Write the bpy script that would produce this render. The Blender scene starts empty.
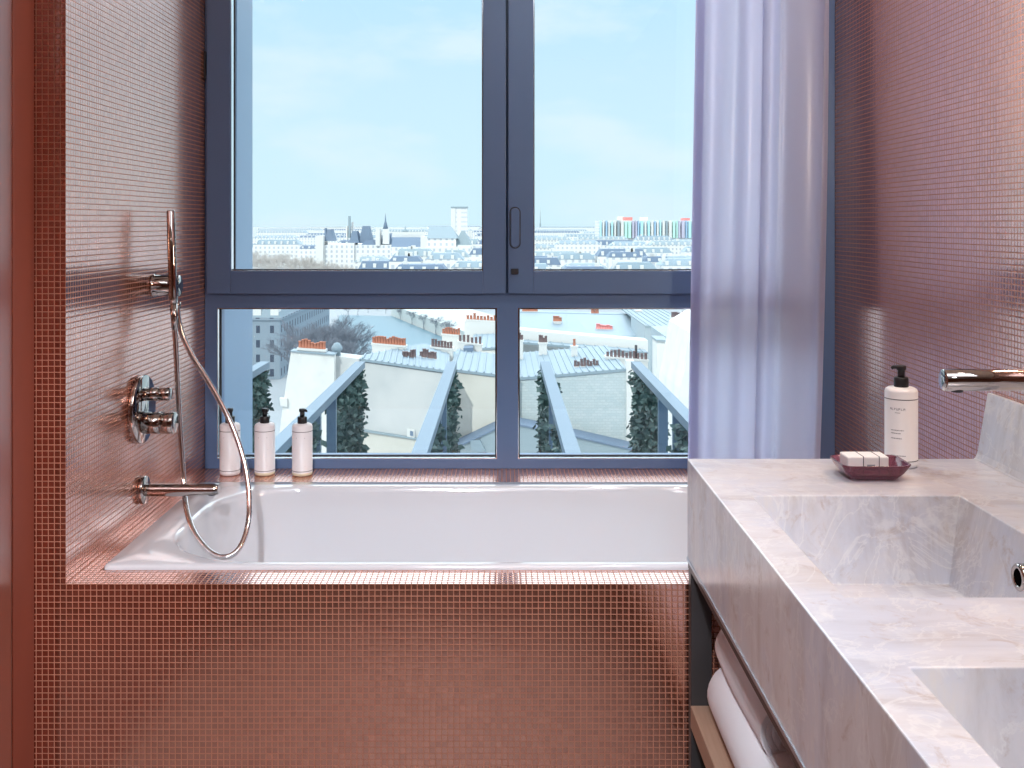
import bpy, bmesh, math, random
from mathutils import Vector, Matrix

SC = bpy.context.scene
COL = SC.collection
PI = math.pi
F = 1040.0            # focal length in pixels of the 1024 x 768 frame
EYE = 1.34            # camera height above the bathroom floor

# ------------------------------------------------------------------ camera
cam_d = bpy.data.cameras.new('camera')
cam = bpy.data.objects.new('camera', cam_d)
COL.objects.link(cam)
cam.location = (0, 0, EYE)
cam.rotation_euler = (PI / 2, 0, 0)
cam_d.sensor_width = 36.0
cam_d.lens = F / 1024 * 36.0
cam_d.shift_x = (512 - 502) / 1024
cam_d.shift_y = -(384 - 223) / 1024
cam_d.clip_start = 0.02
cam_d.clip_end = 9000
SC.camera = cam

# ------------------------------------------------------------------ colour management
vs = SC.view_settings
SC.display_settings.display_device = 'sRGB'
vs.view_transform = 'Standard'
vs.look = 'None'
vs.exposure = 0.0
vs.gamma = 1.0
vs.use_curve_mapping = False

# ------------------------------------------------------------------ sky
world = bpy.data.worlds.new('sky')
SC.world = world
world.use_nodes = True
wn, wl = world.node_tree.nodes, world.node_tree.links
wn.clear()
w_out = wn.new('ShaderNodeOutputWorld')
w_bg = wn.new('ShaderNodeBackground')
w_bg.inputs['Strength'].default_value = 1.12
w_tc = wn.new('ShaderNodeTexCoord')
w_sep = wn.new('ShaderNodeSeparateXYZ')
wl.new(w_tc.outputs['Generated'], w_sep.inputs[0])
w_ramp = wn.new('ShaderNodeValToRGB')
cr = w_ramp.color_ramp
cr.elements[0].position = 0.0
cr.elements[0].color = (.55, .60, .64, 1)
cr.elements[1].position = 1.0
cr.elements[1].color = (.95, 1.05, 1.2, 1)
for p, c in ((.485, (.60, .64, .67, 1)), (.50, (.74, .90, .96, 1)), (.53, (.71, .885, .955, 1)), (.57, (.665, .85, .96, 1)),
             (.61, (.58, .81, .97, 1)), (.63, (1.10, 1.16, 1.20, 1)), (.80, (1.10, 1.15, 1.22, 1))):
    e = cr.elements.new(p)
    e.color = c
w_map = wn.new('ShaderNodeMath'); w_map.operation = 'MULTIPLY_ADD'
w_map.inputs[1].default_value = .5
w_map.inputs[2].default_value = .5
wl.new(w_sep.outputs['Z'], w_map.inputs[0])
wl.new(w_map.outputs[0], w_ramp.inputs[0])
w_mp = wn.new('ShaderNodeMapping')
w_mp.inputs['Scale'].default_value = (5.5, 5.5, 15)
w_mp.inputs['Location'].default_value = (1.7, .4, .35)
wl.new(w_tc.outputs['Generated'], w_mp.inputs[0])
w_noise = wn.new('ShaderNodeTexNoise')
w_noise.inputs['Scale'].default_value = 1.0
w_noise.inputs['Detail'].default_value = 5
w_noise.inputs['Roughness'].default_value = .55
wl.new(w_mp.outputs[0], w_noise.inputs['Vector'])
w_cr = wn.new('ShaderNodeValToRGB')
w_cr.color_ramp.elements[0].position = .46
w_cr.color_ramp.elements[1].position = .64
wl.new(w_noise.outputs['Fac'], w_cr.inputs[0])
w_cm = wn.new('ShaderNodeMath'); w_cm.operation = 'MULTIPLY'
w_cm.inputs[1].default_value = .75
wl.new(w_cr.outputs[0], w_cm.inputs[0])
w_mix = wn.new('ShaderNodeMix'); w_mix.data_type = 'RGBA'
wl.new(w_cm.outputs[0], w_mix.inputs[0])
wl.new(w_ramp.outputs[0], w_mix.inputs[6])
w_mix.inputs[7].default_value = (.84, .92, .97, 1)
wl.new(w_mix.outputs[2], w_bg.inputs[0])
# sky gain added high ahead of the window, unseen, to brighten the room


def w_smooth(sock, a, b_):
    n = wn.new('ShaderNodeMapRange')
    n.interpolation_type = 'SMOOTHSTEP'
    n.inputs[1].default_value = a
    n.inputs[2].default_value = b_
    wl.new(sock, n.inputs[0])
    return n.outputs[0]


w_fill = wn.new('ShaderNodeMath'); w_fill.operation = 'MULTIPLY'
wl.new(w_smooth(w_sep.outputs['Y'], .05, .55), w_fill.inputs[0])
wl.new(w_smooth(w_sep.outputs['Z'], .23, .36), w_fill.inputs[1])
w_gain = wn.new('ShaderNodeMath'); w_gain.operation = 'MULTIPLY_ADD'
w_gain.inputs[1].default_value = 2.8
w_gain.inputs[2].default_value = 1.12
wl.new(w_fill.outputs[0], w_gain.inputs[0])
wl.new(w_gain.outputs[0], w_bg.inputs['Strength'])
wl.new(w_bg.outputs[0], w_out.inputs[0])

# ------------------------------------------------------------------ sun (behind the building, lights the city)
sun_d = bpy.data.lights.new('sun', 'SUN')
sun_d.energy = 2.2
sun_d.angle = math.radians(.6)
sun_d.color = (1, .95, .87)
sun = bpy.data.objects.new('sun', sun_d)
COL.objects.link(sun)
sun_dir = Vector((.26, .80, -.54))          # the way the light travels
sun.rotation_euler = sun_dir.to_track_quat('-Z', 'Y').to_euler()
sun.location = (0, -20, 30)

# ------------------------------------------------------------------ tuning of the lamps in the room
SPOT_W = 56          # each recessed ceiling lamp
FILL_W = 9         # the unseen fill panel added on the ceiling
MIRROR_W = 22.0

# ------------------------------------------------------------------ helpers


def P(px, py, D):
    """world point seen at pixel (px, py) of the photograph at distance D"""
    return Vector(((px - 502) * D / F, D, EYE - (py - 223) * D / F))


class MB:
    """collects faces; build() links them as ONE mesh object"""

    def __init__(s):
        s.v, s.f, s.m, s.sm = [], [], [], []

    def face(s, pts, m=0, smooth=False):
        i = len(s.v)
        s.v.extend([tuple(p) for p in pts])
        s.f.append(tuple(range(i, i + len(pts))))
        s.m.append(m)
        s.sm.append(smooth)

    def grid(s, rows, m=0, closed=False, smooth=True, flip=False):
        """rows: list of equally long rings of points"""
        i0 = len(s.v)
        n = len(rows[0])
        for r in rows:
            s.v.extend([tuple(p) for p in r])
        for a in range(len(rows) - 1):
            for b in range(n if closed else n - 1):
                c = (b + 1) % n
                q = [i0 + a * n + b, i0 + a * n + c, i0 + (a + 1) * n + c, i0 + (a + 1) * n + b]
                if flip:
                    q.reverse()
                s.f.append(tuple(q)); s.m.append(m); s.sm.append(smooth)
        return i0, n

    def box(s, x0, x1, y0, y1, z0, z1, m=0):
        if x0 > x1: x0, x1 = x1, x0
        if y0 > y1: y0, y1 = y1, y0
        if z0 > z1: z0, z1 = z1, z0
        i = len(s.v)
        s.v.extend([(x0, y0, z0), (x1, y0, z0), (x1, y1, z0), (x0, y1, z0), (x0, y0, z1), (x1, y0, z1), (x1, y1, z1), (x0, y1, z1)])
        for q in ((0, 3, 2, 1), (4, 5, 6, 7), (0, 1, 5, 4), (1, 2, 6, 5), (2, 3, 7, 6), (3, 0, 4, 7)):
            s.f.append(tuple(i + k for k in q)); s.m.append(m); s.sm.append(False)

    def prism(s, poly, vec, m=0, mcap=None):
        """poly: 3-D points, pushed along vec"""
        vec = Vector(vec)
        a = [Vector(p) for p in poly]
        b = [p + vec for p in a]
        n = len(a)
        nrm = Vector((0, 0, 0))
        for k in range(n):
            nrm += a[k].cross(a[(k + 1) % n])
        if nrm.dot(vec) > 0:
            a.reverse(); b.reverse()
        s.face(a, m if mcap is None else mcap)
        s.face(list(reversed(b)), m if mcap is None else mcap)
        for k in range(n):
            q = [a[(k + 1) % n], a[k], b[k], b[(k + 1) % n]]
            s.face(q, m)

    def tube(s, path, r, n=12, m=0, caps=True):
        path = [Vector(p) for p in path]
        rs = r if isinstance(r, (list, tuple)) else [r] * len(path)
        rows = []
        up = None
        for k, p in enumerate(path):
            t = (path[min(k + 1, len(path) - 1)] - path[max(k - 1, 0)]).normalized()
            if up is None:
                up = Vector((0, 0, 1)) if abs(t.z) < .9 else Vector((0, 1, 0))
            u = (up - t * up.dot(t)).normalized()
            w = t.cross(u)
            up = u
            rows.append([p + (u * math.cos(2 * PI * j / n) + w * math.sin(2 * PI * j / n)) * rs[k] for j in range(n)])
        s.grid(rows, m, True)
        if caps:
            s.face(list(reversed(rows[0])), m)
            s.face(rows[-1], m)

    def lathe(s, prof, o=(0, 0, 0), axis='z', n=32, m=0):
        """prof: (radius, along) pairs"""
        o = Vector(o)
        rows = []
        for r, h in prof:
            ring = []
            for j in range(n):
                a = 2 * PI * j / n
                c, d = math.cos(a) * r, math.sin(a) * r
                ring.append(o + (Vector((c, d, h)) if axis == 'z' else Vector((h, c, d)) if axis == 'x' else Vector((d, h, c))))
            rows.append(ring)
        s.grid(rows, m, True)
        if prof[0][0] > 1e-5:
            s.face(list(reversed(rows[0])), m)
        if prof[-1][0] > 1e-5:
            s.face(rows[-1], m)

    def build(s, name, mats, parent=None, bevel=0, seg=2, smooth_angle=None, loc=None):
        me = bpy.data.meshes.new(name)
        me.from_pydata(s.v, [], s.f)
        mats = mats if isinstance(mats, (list, tuple)) else [mats]
        for m in mats:
            me.materials.append(m)
        for k, p in enumerate(me.polygons):
            p.material_index = s.m[k]
            p.use_smooth = s.sm[k]
        bm = bmesh.new(); bm.from_mesh(me)
        bmesh.ops.remove_doubles(bm, verts=bm.verts, dist=1e-5)
        bm.to_mesh(me); bm.free()
        uv = me.uv_layers.new(name='UVMap')
        for p in me.polygons:                      # box projection in metres
            nx, ny, nz = (abs(c) for c in p.normal)
            for li in p.loop_indices:
                c = me.vertices[me.loops[li].vertex_index].co
                if nz >= nx and nz >= ny:
                    uv.data[li].uv = (c.y, c.x) if name in STONE else (c.x, c.y)
                elif nx >= ny:
                    uv.data[li].uv = (c.y, c.z)
                else:
                    uv.data[li].uv = (c.x, c.z)
        o = bpy.data.objects.new(name, me)
        COL.objects.link(o)
        if parent is not None:
            o.parent = parent
        if loc is not None:
            o.location = loc
        if bevel:
            b = o.modifiers.new('edge', 'BEVEL')
            b.width = bevel; b.segments = seg; b.limit_method = 'ANGLE'; b.angle_limit = math.radians(35)
        return o


STONE = ('stone_counter',)


def tag(o, label=None, cat=None, group=None, kind=None):
    if label: o['label'] = label
    if cat: o['category'] = cat
    if group: o['group'] = group
    if kind: o['kind'] = kind
    return o


def empty(name, loc=(0, 0, 0), **k):
    o = bpy.data.objects.new(name, None)
    COL.objects.link(o)
    o.location = loc
    o.empty_display_size = .05
    return tag(o, **k)


def copy_tree(o, parent=None):
    c = o.copy()
    COL.objects.link(c)
    if parent is not None:
        c.parent = parent
    for ch in list(o.children):
        copy_tree(ch, c)
    return c


# ------------------------------------------------------------------ materials
def mat(name, col=(.8, .8, .8), rough=.5, metal=0., ior=1.5, coat=0., coat_ior=1.5, trans=0., emit=None, estr=1., spec=None):
    m = bpy.data.materials.new(name)
    m.use_nodes = True
    b = m.node_tree.nodes['Principled BSDF']
    b.inputs['Base Color'].default_value = (*col, 1)
    b.inputs['Roughness'].default_value = rough
    b.inputs['Metallic'].default_value = metal
    b.inputs['IOR'].default_value = ior
    b.inputs['Coat Weight'].default_value = coat
    b.inputs['Coat IOR'].default_value = coat_ior
    b.inputs['Coat Roughness'].default_value = .05
    b.inputs['Transmission Weight'].default_value = trans
    if spec is not None:
        b.inputs['Specular IOR Level'].default_value = spec
    if emit:
        b.inputs['Emission Color'].default_value = (*emit, 1)
        b.inputs['Emission Strength'].default_value = estr
    return m


def nd(m, kind, **k):
    n = m.node_tree.nodes.new(kind)
    for a, v in k.items():
        setattr(n, a, v)
    return n


def lk(m, a, b):
    m.node_tree.links.new(a, b)


def math_n(m, op, a, b=None, c=None, clamp=False):
    n = nd(m, 'ShaderNodeMath', operation=op)
    n.use_clamp = clamp
    for i, v in enumerate((a, b, c)):
        if v is None:
            continue
        if isinstance(v, (int, float)):
            n.inputs[i].default_value = v
        else:
            lk(m, v, n.inputs[i])
    return n.outputs[0]


def mix_rgb(m, fac, a, b):
    n = nd(m, 'ShaderNodeMix', data_type='RGBA')
    for i, v in ((0, fac), (6, a), (7, b)):
        if isinstance(v, (int, float)):
            n.inputs[i].default_value = v
        elif isinstance(v, tuple):
            n.inputs[i].default_value = (*v, 1)
        else:
            lk(m, v, n.inputs[i])
    return n.outputs[2]


TILE = .0125


def mosaic(name, off=(0, 0)):
    m = mat(name, rough=.2)
    b = m.node_tree.nodes['Principled BSDF']
    uv = nd(m, 'ShaderNodeUVMap', uv_map='UVMap')
    sp = nd(m, 'ShaderNodeSeparateXYZ')
    lk(m, uv.outputs[0], sp.inputs[0])
    ds, cells = [], []
    for k in (0, 1):
        t = math_n(m, 'MULTIPLY_ADD', sp.outputs[k], 1 / TILE, 400 + off[k] / TILE)
        fr = math_n(m, 'FRACT', t)
        ds.append(math_n(m, 'ABSOLUTE', math_n(m, 'MULTIPLY_ADD', fr, 2., -1.)))
        cells.append(math_n(m, 'FLOOR', t))
    d = math_n(m, 'MAXIMUM', ds[0], ds[1])
    grout = nd(m, 'ShaderNodeMapRange', interpolation_type='SMOOTHSTEP')
    grout.inputs[1].default_value = .80
    grout.inputs[2].default_value = .89
    lk(m, d, grout.inputs[0])
    g = grout.outputs[0]
    cx = nd(m, 'ShaderNodeCombineXYZ')
    lk(m, cells[0], cx.inputs[0]); lk(m, cells[1], cx.inputs[1])
    wn_ = nd(m, 'ShaderNodeTexWhiteNoise', noise_dimensions='2D')
    lk(m, cx.outputs[0], wn_.inputs[0])
    tile_c = mix_rgb(m, wn_.outputs['Value'], (.48, .11, .045), (.62, .19, .10))
    lk(m, mix_rgb(m, g, tile_c, (.40, .175, .115)), b.inputs['Base Color'])
    lk(m, math_n(m, 'MULTIPLY_ADD', g, -.95, .95), b.inputs['Metallic'])
    lk(m, math_n(m, 'MULTIPLY_ADD', g, .45, .20), b.inputs['Roughness'])
    lk(m, math_n(m, 'SUBTRACT', 1., g), b.inputs['Coat Weight'])
    b.inputs['Coat IOR'].default_value = 3.5
    b.inputs['Coat Roughness'].default_value = .13
    # cushion-edged tiles, each one tilted a hair
    q = math_n(m, 'ADD', math_n(m, 'POWER', ds[0], 5.), math_n(m, 'POWER', ds[1], 5.))
    h = math_n(m, 'MULTIPLY', math_n(m, 'MINIMUM', q, 1.), -1.)
    bp = nd(m, 'ShaderNodeBump')
    bp.inputs['Strength'].default_value = .22
    bp.inputs['Distance'].default_value = .0010
    lk(m, h, bp.inputs['Height'])
    lk(m, bp.outputs[0], b.inputs['Normal'])
    lk(m, bp.outputs[0], b.inputs['Coat Normal'])
    return m


M = {}
M['tile'] = mosaic('terracotta_mosaic', (0, .006))
M['lacquer'] = mat('red_brown_lacquer', (.27, .075, .05), .28, coat=.6, coat_ior=1.7)
M['lacquer'].node_tree.nodes['Principled BSDF'].inputs['Coat Roughness'].default_value = .22
M['jamb'] = mat('red_brown_paint', (.26, .06, .035), .55)
M['ceil'] = mat('white_ceiling_paint', (.86, .83, .80), .8)
M['backwall'] = mat('warm_plaster', (.26, .095, .055), .7)
M['floor'] = mat('grey_stone_floor', (.24, .17, .14), .45)
M['frame'] = mat('slate_window_paint', (.105, .175, .325), .32)
M['gasket'] = mat('black_gasket', (.02, .025, .035), .6)
M['bead'] = mat('bright_aluminium_bead', (.93, .95, .97), .16, metal=1.)
M['chrome'] = mat('chrome', (.48, .44, .42), .05, metal=1.)
M['hose'] = mat('chrome_hose', (.78, .74, .74), .16, metal=1.)
M['acrylic'] = mat('white_acrylic', (.66, .68, .73), .10, coat=.6)
M['white'] = mat('white_bottle_plastic', (.84, .83, .86), .35)
M['cream'] = mat('cream_bottle_base', (.80, .76, .58), .35)
M['black'] = mat('black_plastic', (.012, .012, .014), .35)
M['void'] = mat('opening_shade', (.004, .004, .004), 1., spec=0.)
M['ink'] = mat('grey_ink', (.10, .10, .12), .6)
M['paleink'] = mat('pale_grey_ink', (.28, .28, .33), .6)
M['paper'] = mat('white_wrapping_paper', (.86, .84, .84), .6)
M['steel'] = mat('dark_steel', (.05, .047, .05), .4, metal=.3)
M['steeledge'] = mat('brushed_steel_lip', (.45, .50, .56), .3, metal=.8)
M['facade'] = mat('blue_grey_cladding', (.27, .38, .51), .45)
M['beam'] = mat('pale_zinc_beam', (.17, .24, .31), .5)
M['zinc'] = mat('zinc_roof', (.27, .345, .40), .55)
M['slate'] = mat('slate_roof', (.16, .22, .31), .6)
M['lead'] = mat('grey_lead_roof', (.30, .37, .41), .6)
M['plaster'] = mat('white_render', (.74, .73, .71), .85)
M['pot'] = mat('terracotta_pot', (.50, .20, .13), .85)
M['darkpot'] = mat('sooty_pot', (.20, .14, .14), .8)
M['water'] = mat('river_water', (.10, .20, .26), .32, spec=.25)
M['ground'] = mat('city_ground', (.36, .38, .40), .9)
M['quay'] = mat('quay_stone', (.55, .58, .57), .9)
M['twig'] = mat('bare_twigs', (.52, .48, .45), .9)
M['bluetwig'] = mat('grey_twigs', (.20, .22, .26), .9)
M['lens'] = mat('lamp_lens', (1, 1, 1), .4, emit=(1, .9, .78), estr=18)
M['cyan'] = mat('hazed_cyan', (.48, .76, .83), .5)  # this and the next three: distance haze mixed into the pipe colour
M['green'] = mat('hazed_green', (.52, .78, .70), .5)
M['purple'] = mat('hazed_violet', (.52, .50, .62), .5)
M['bluep'] = mat('hazed_blue', (.36, .54, .72), .5)
M['red'] = mat('red_paint', (.80, .26, .24), .5)
M['greywall'] = mat('grey_house_render', (.40, .47, .51), .85)
M['terrace'] = mat('terrace_paving', (.30, .33, .36), .8)


def noise_col(m, cols, scale=(1, 1, 1), detail=6., dist=0., coord='UV', rough=.6, pos=(.3, .7)):
    b = m.node_tree.nodes['Principled BSDF']
    tc = nd(m, 'ShaderNodeTexCoord')
    mp = nd(m, 'ShaderNodeMapping')
    mp.inputs['Scale'].default_value = scale
    lk(m, tc.outputs[coord], mp.inputs[0])
    n = nd(m, 'ShaderNodeTexNoise')
    n.inputs['Scale'].default_value = 1.
    n.inputs['Detail'].default_value = detail
    n.inputs['Roughness'].default_value = rough
    n.inputs['Distortion'].default_value = dist
    lk(m, mp.outputs[0], n.inputs['Vector'])
    r = nd(m, 'ShaderNodeValToRGB')
    r.color_ramp.elements[0].position = pos[0]
    r.color_ramp.elements[1].position = pos[1]
    r.color_ramp.elements[0].color = (*cols[0], 1)
    r.color_ramp.elements[1].color = (*cols[-1], 1)
    for k, c in enumerate(cols[1:-1]):
        e = r.color_ramp.elements.new(pos[0] + (pos[1] - pos[0]) * (k + 1) / (len(cols) - 1))
        e.color = (*c, 1)
    lk(m, n.outputs['Fac'], r.inputs[0])
    lk(m, r.outputs[0], b.inputs['Base Color'])
    return r, b


def stone():
    """pale banded stone: fine streaks along the slab, beige and lilac-grey clouds, light cracks, brown flecks"""
    m = mat('banded_stone', rough=.28)
    r, b = noise_col(m, [(.38, .33, .34), (.53, .53, .59), (.64, .65, .73), (.73, .67, .63)], (15, 3.0, 1), 8, .5, rough=.66, pos=(.30, .70))
    tc = nd(m, 'ShaderNodeTexCoord')

    def noise(scale, detail, dist, rough, lo, hi, off):
        mp = nd(m, 'ShaderNodeMapping')
        mp.inputs['Location'].default_value = (off, off * .7, off * 1.3)
        lk(m, tc.outputs['Object'], mp.inputs[0])
        n = nd(m, 'ShaderNodeTexNoise')
        n.inputs['Scale'].default_value = scale
        n.inputs['Detail'].default_value = detail
        n.inputs['Distortion'].default_value = dist
        n.inputs['Roughness'].default_value = rough
        lk(m, mp.outputs[0], n.inputs['Vector'])
        k = nd(m, 'ShaderNodeMapRange', interpolation_type='SMOOTHSTEP')
        k.inputs[1].default_value = lo
        k.inputs[2].default_value = hi
        lk(m, n.outputs['Fac'], k.inputs[0])
        return n.outputs['Fac'], k.outputs[0]
    _, cloud = noise(4.2, 7, .6, .6, .38, .62, 3.1)
    c = mix_rgb(m, cloud, (.575, .60, .68), (.72, .655, .60))
    c = mix_rgb(m, .48, r.outputs[0], c)
    _, fleck = noise(17, 8, .9, .7, .54, .70, 8.4)
    c = mix_rgb(m, math_n(m, 'MULTIPLY', fleck, .7), c, (.46, .37, .33))
    _, pale = noise(13, 8, .7, .68, .52, .66, 15.2)
    c = mix_rgb(m, math_n(m, 'MULTIPLY', pale, .45), c, (.78, .78, .79))
    raw, _ = noise(6.5, 6, 1.1, .6, 0, 1, 21.7)
    crack = nd(m, 'ShaderNodeMapRange', interpolation_type='SMOOTHSTEP')
    crack.inputs[1].default_value = .022
    crack.inputs[2].default_value = .0
    lk(m, math_n(m, 'ABSOLUTE', math_n(m, 'SUBTRACT', raw, .5)), crack.inputs[0])
    c = mix_rgb(m, math_n(m, 'MULTIPLY', crack.outputs[0], .4), c, (.80, .79, .78))
    lk(m, c, b.inputs['Base Color'])
    b.inputs['Coat Weight'].default_value = .25
    b.inputs['Coat Roughness'].default_value = .2
    return m


M['stone'] = stone()
M['wood'] = mat('oak_shelf', rough=.5)
noise_col(M['wood'], [(.27, .165, .115), (.38, .245, .175), (.44, .30, .22)], (40, 2.5, 2.5), 6, .3, 'Object', .6, (.3, .7))
M['towel'] = mat('white_terry', (.88, .89, .95), .95)
for nm, s, st in (('towel', 520, .55),):
    m = M[nm]
    tc = nd(m, 'ShaderNodeTexCoord')
    n = nd(m, 'ShaderNodeTexNoise'); n.inputs['Scale'].default_value = s; n.inputs['Detail'].default_value = 3
    lk(m, tc.outputs['Object'], n.inputs['Vector'])
    bp = nd(m, 'ShaderNodeBump'); bp.inputs['Strength'].default_value = st; bp.inputs['Distance'].default_value = .004
    lk(m, n.outputs['Fac'], bp.inputs['Height'])
    lk(m, bp.outputs[0], m.node_tree.nodes['Principled BSDF'].inputs['Normal'])


def facade_mat(name, wall, glass, du, dv, wu=(.3, .7), wv=(.22, .78), blotch=.0):
    """rendered wall with rows of windows; u, v in metres"""
    m = mat(name, wall, .85)
    b = m.node_tree.nodes['Principled BSDF']
    uv = nd(m, 'ShaderNodeUVMap', uv_map='UVMap')
    sp = nd(m, 'ShaderNodeSeparateXYZ')
    lk(m, uv.outputs[0], sp.inputs[0])
    geo = nd(m, 'ShaderNodeNewGeometry')
    sn = nd(m, 'ShaderNodeSeparateXYZ')
    lk(m, geo.outputs['Normal'], sn.inputs[0])
    side = math_n(m, 'LESS_THAN', math_n(m, 'ABSOLUTE', sn.outputs[2]), .3)
    fs = []
    for k, (p, lim) in enumerate(((du, wu), (dv, wv))):
        fr = math_n(m, 'FRACT', math_n(m, 'MULTIPLY_ADD', sp.outputs[k], 1 / p, 900.))
        fs.append(math_n(m, 'MULTIPLY', math_n(m, 'GREATER_THAN', fr, lim[0]), math_n(m, 'LESS_THAN', fr, lim[1])))
    win = math_n(m, 'MULTIPLY', math_n(m, 'MULTIPLY', fs[0], fs[1]), side)
    lk(m, mix_rgb(m, win, wall, glass), b.inputs['Base Color'])
    return m


M['far_white'] = facade_mat('pale_stone_facade', (.80, .79, .77), (.50, .53, .58), 3.6, 3.3)  # window tone lightened, distance haze painted in
M['far_cream'] = facade_mat('cream_stone_facade', (.76, .74, .70), (.44, .47, .52), 3.0, 3.1)
M['far_blue'] = facade_mat('shaded_stone_facade', (.27, .33, .39), (.06, .08, .12), 3.1, 3.2, (.36, .64), (.2, .72))  # shade of this house is put into the stone colour
M['tower'] = facade_mat('tower_facade', (.78, .77, .76), (.62, .63, .65), 9., 4.2, (.2, .8), (.3, .7))


def wall_mat(name, cols, scale):
    m = mat(name, rough=.9)
    noise_col(m, cols, (scale, scale, scale), 5, .4, 'UV', .6, (.3, .7))
    return m


M['beige'] = wall_mat('beige_render_dimmed', [(.52, .53, .53), (.58, .58, .575), (.62, .61, .60)], .35)  # weaker sun than on the white gable, put into the wall tone
M['cream_wall'] = wall_mat('cream_render', [(.58, .56, .51), (.64, .61, .55), (.68, .65, .59)], .35)
M['oldwhite'] = wall_mat('old_white_render', [(.68, .67, .65), (.76, .75, .72), (.80, .79, .77)], .6)


def brick_mat():
    m = mat('grey_brick', rough=.9)
    b = m.node_tree.nodes['Principled BSDF']
    uv = nd(m, 'ShaderNodeUVMap', uv_map='UVMap')
    br = nd(m, 'ShaderNodeTexBrick')
    br.inputs['Color1'].default_value = (.48, .55, .57, 1)
    br.inputs['Color2'].default_value = (.55, .60, .61, 1)
    br.inputs['Mortar'].default_value = (.44, .50, .52, 1)
    br.inputs['Scale'].default_value = 1.1
    lk(m, uv.outputs[0], br.inputs['Vector'])
    lk(m, br.outputs[0], b.inputs['Base Color'])
    return m


M['brick'] = brick_mat()


def leaf_mat():
    m = mat('ivy_leaf', rough=.6)
    noise_col(M.setdefault('ivy', m), [(.025, .06, .06), (.07, .14, .12), (.26, .36, .30)], (3, 3, 3), 4, 0, 'Object', .7, (.3, .75))
    return m


leaf_mat()


def glass_mat(name, tint, f0=.04):
    m = bpy.data.materials.new(name)
    m.use_nodes = True
    n = m.node_tree.nodes
    n.clear()
    out = n.new('ShaderNodeOutputMaterial')
    tr = n.new('ShaderNodeBsdfTransparent'); tr.inputs[0].default_value = (*tint, 1)
    gl = n.new('ShaderNodeBsdfGlossy'); gl.inputs['Roughness'].default_value = 0.0
    fr = n.new('ShaderNodeFresnel'); fr.inputs[0].default_value = 1.45
    mx = n.new('ShaderNodeMixShader')
    lk(m, fr.outputs[0], mx.inputs[0]); lk(m, tr.outputs[0], mx.inputs[1]); lk(m, gl.outputs[0], mx.inputs[2])
    lk(m, mx.outputs[0], out.inputs[0])
    return m


M['glass'] = glass_mat('window_glass', (.93, .985, 1.0))


def curtain_mat():
    m = bpy.data.materials.new('lavender_voile')
    m.use_nodes = True
    n = m.node_tree.nodes
    n.clear()
    out = n.new('ShaderNodeOutputMaterial')
    df = n.new('ShaderNodeBsdfDiffuse'); df.inputs[0].default_value = (.62, .57, .66, 1)
    tl = n.new('ShaderNodeBsdfTranslucent'); tl.inputs[0].default_value = (.70, .74, .98, 1)
    gl = n.new('ShaderNodeBsdfGlossy'); gl.inputs[0].default_value = (.8, .8, .9, 1); gl.inputs['Roughness'].default_value = .35
    tp = n.new('ShaderNodeBsdfTransparent'); tp.inputs[0].default_value = (.92, .94, 1, 1)
    a = n.new('ShaderNodeMixShader'); a.inputs[0].default_value = .7
    lk(m, df.outputs[0], a.inputs[1]); lk(m, tl.outputs[0], a.inputs[2])
    b = n.new('ShaderNodeMixShader'); b.inputs[0].default_value = .06
    lk(m, a.outputs[0], b.inputs[1]); lk(m, gl.outputs[0], b.inputs[2])
    c = n.new('ShaderNodeMixShader'); c.inputs[0].default_value = .03
    lk(m, b.outputs[0], c.inputs[1]); lk(m, tp.outputs[0], c.inputs[2])
    lk(m, c.outputs[0], out.inputs[0])
    return m


M['voile'] = curtain_mat()
M['plum'] = mat('plum_glass', (.34, .11, .17), .05, ior=1.45, trans=.7)

# ------------------------------------------------------------------ measures of the room
XL, XR = -.902, 1.01           # tiled walls left and right
XD = -.965                     # lacquered panel, nearer left
YA, YW = 2.149, 3.153          # front of the tub surround, inner face of the window
ZL = .5945                     # ledge round the tub
ZC = .8543                     # top of the stone counter
HC = 2.72                      # ceiling
YB = -2.4                      # back of the room

# ------------------------------------------------------------------ room shell
def structure(o):
    o['kind'] = 'structure'
    return o


b = MB(); b.box(-2.6, 2.6, YB - .1, 3.30, -.12, 0); structure(b.build('floor', M['floor']))
b = MB(); b.box(-2.6, 2.6, YB - .1, 3.30, HC, HC + .12); structure(b.build('ceiling', M['ceil']))
b = MB(); b.box(XL - .9, XL, YA, 3.26, 0, HC); structure(b.build('wall_left', M['tile']))
b = MB(); b.box(XR, XR + .12, YB, 3.26, 0, HC); structure(b.build('wall_right', M['tile']))
b = MB(); b.box(-2.6, XR, YB - .12, YB, 0, HC); structure(b.build('wall_back', M['backwall']))
b = MB(); b.box(-1.25, XD, YB, .925, 0, HC); structure(b.build('wall_entrance', M['backwall']))
b = MB(); b.box(XD - .15, XD, 2.052, YA - .001, 0, HC); structure(b.build('trim_1', M['jamb'], bevel=.003))


def door_panel():
    """lacquered leaf folded back against the jamb, with a rounded leading edge"""
    x, r = XD + .004, .012
    prof = []
    for k in range(9):
        a = PI / 2 * k / 8
        prof.append((x - r + r * math.sin(a), 2.048 - r + r * math.cos(a)))
    prof += [(x, .93), (x - r, .93)]
    b = MB()
    low = [Vector((p[0], p[1], .005)) for p in prof]
    top = [Vector((p[0], p[1], HC - .004)) for p in prof]
    b.grid([low, top], closed=True, smooth=False)
    b.face(list(reversed(low))); b.face(top)
    for k in range(len(b.sm)):
        b.sm[k] = k < 8
    return structure(b.build('door_1', M['lacquer']))


door_panel()

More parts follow.
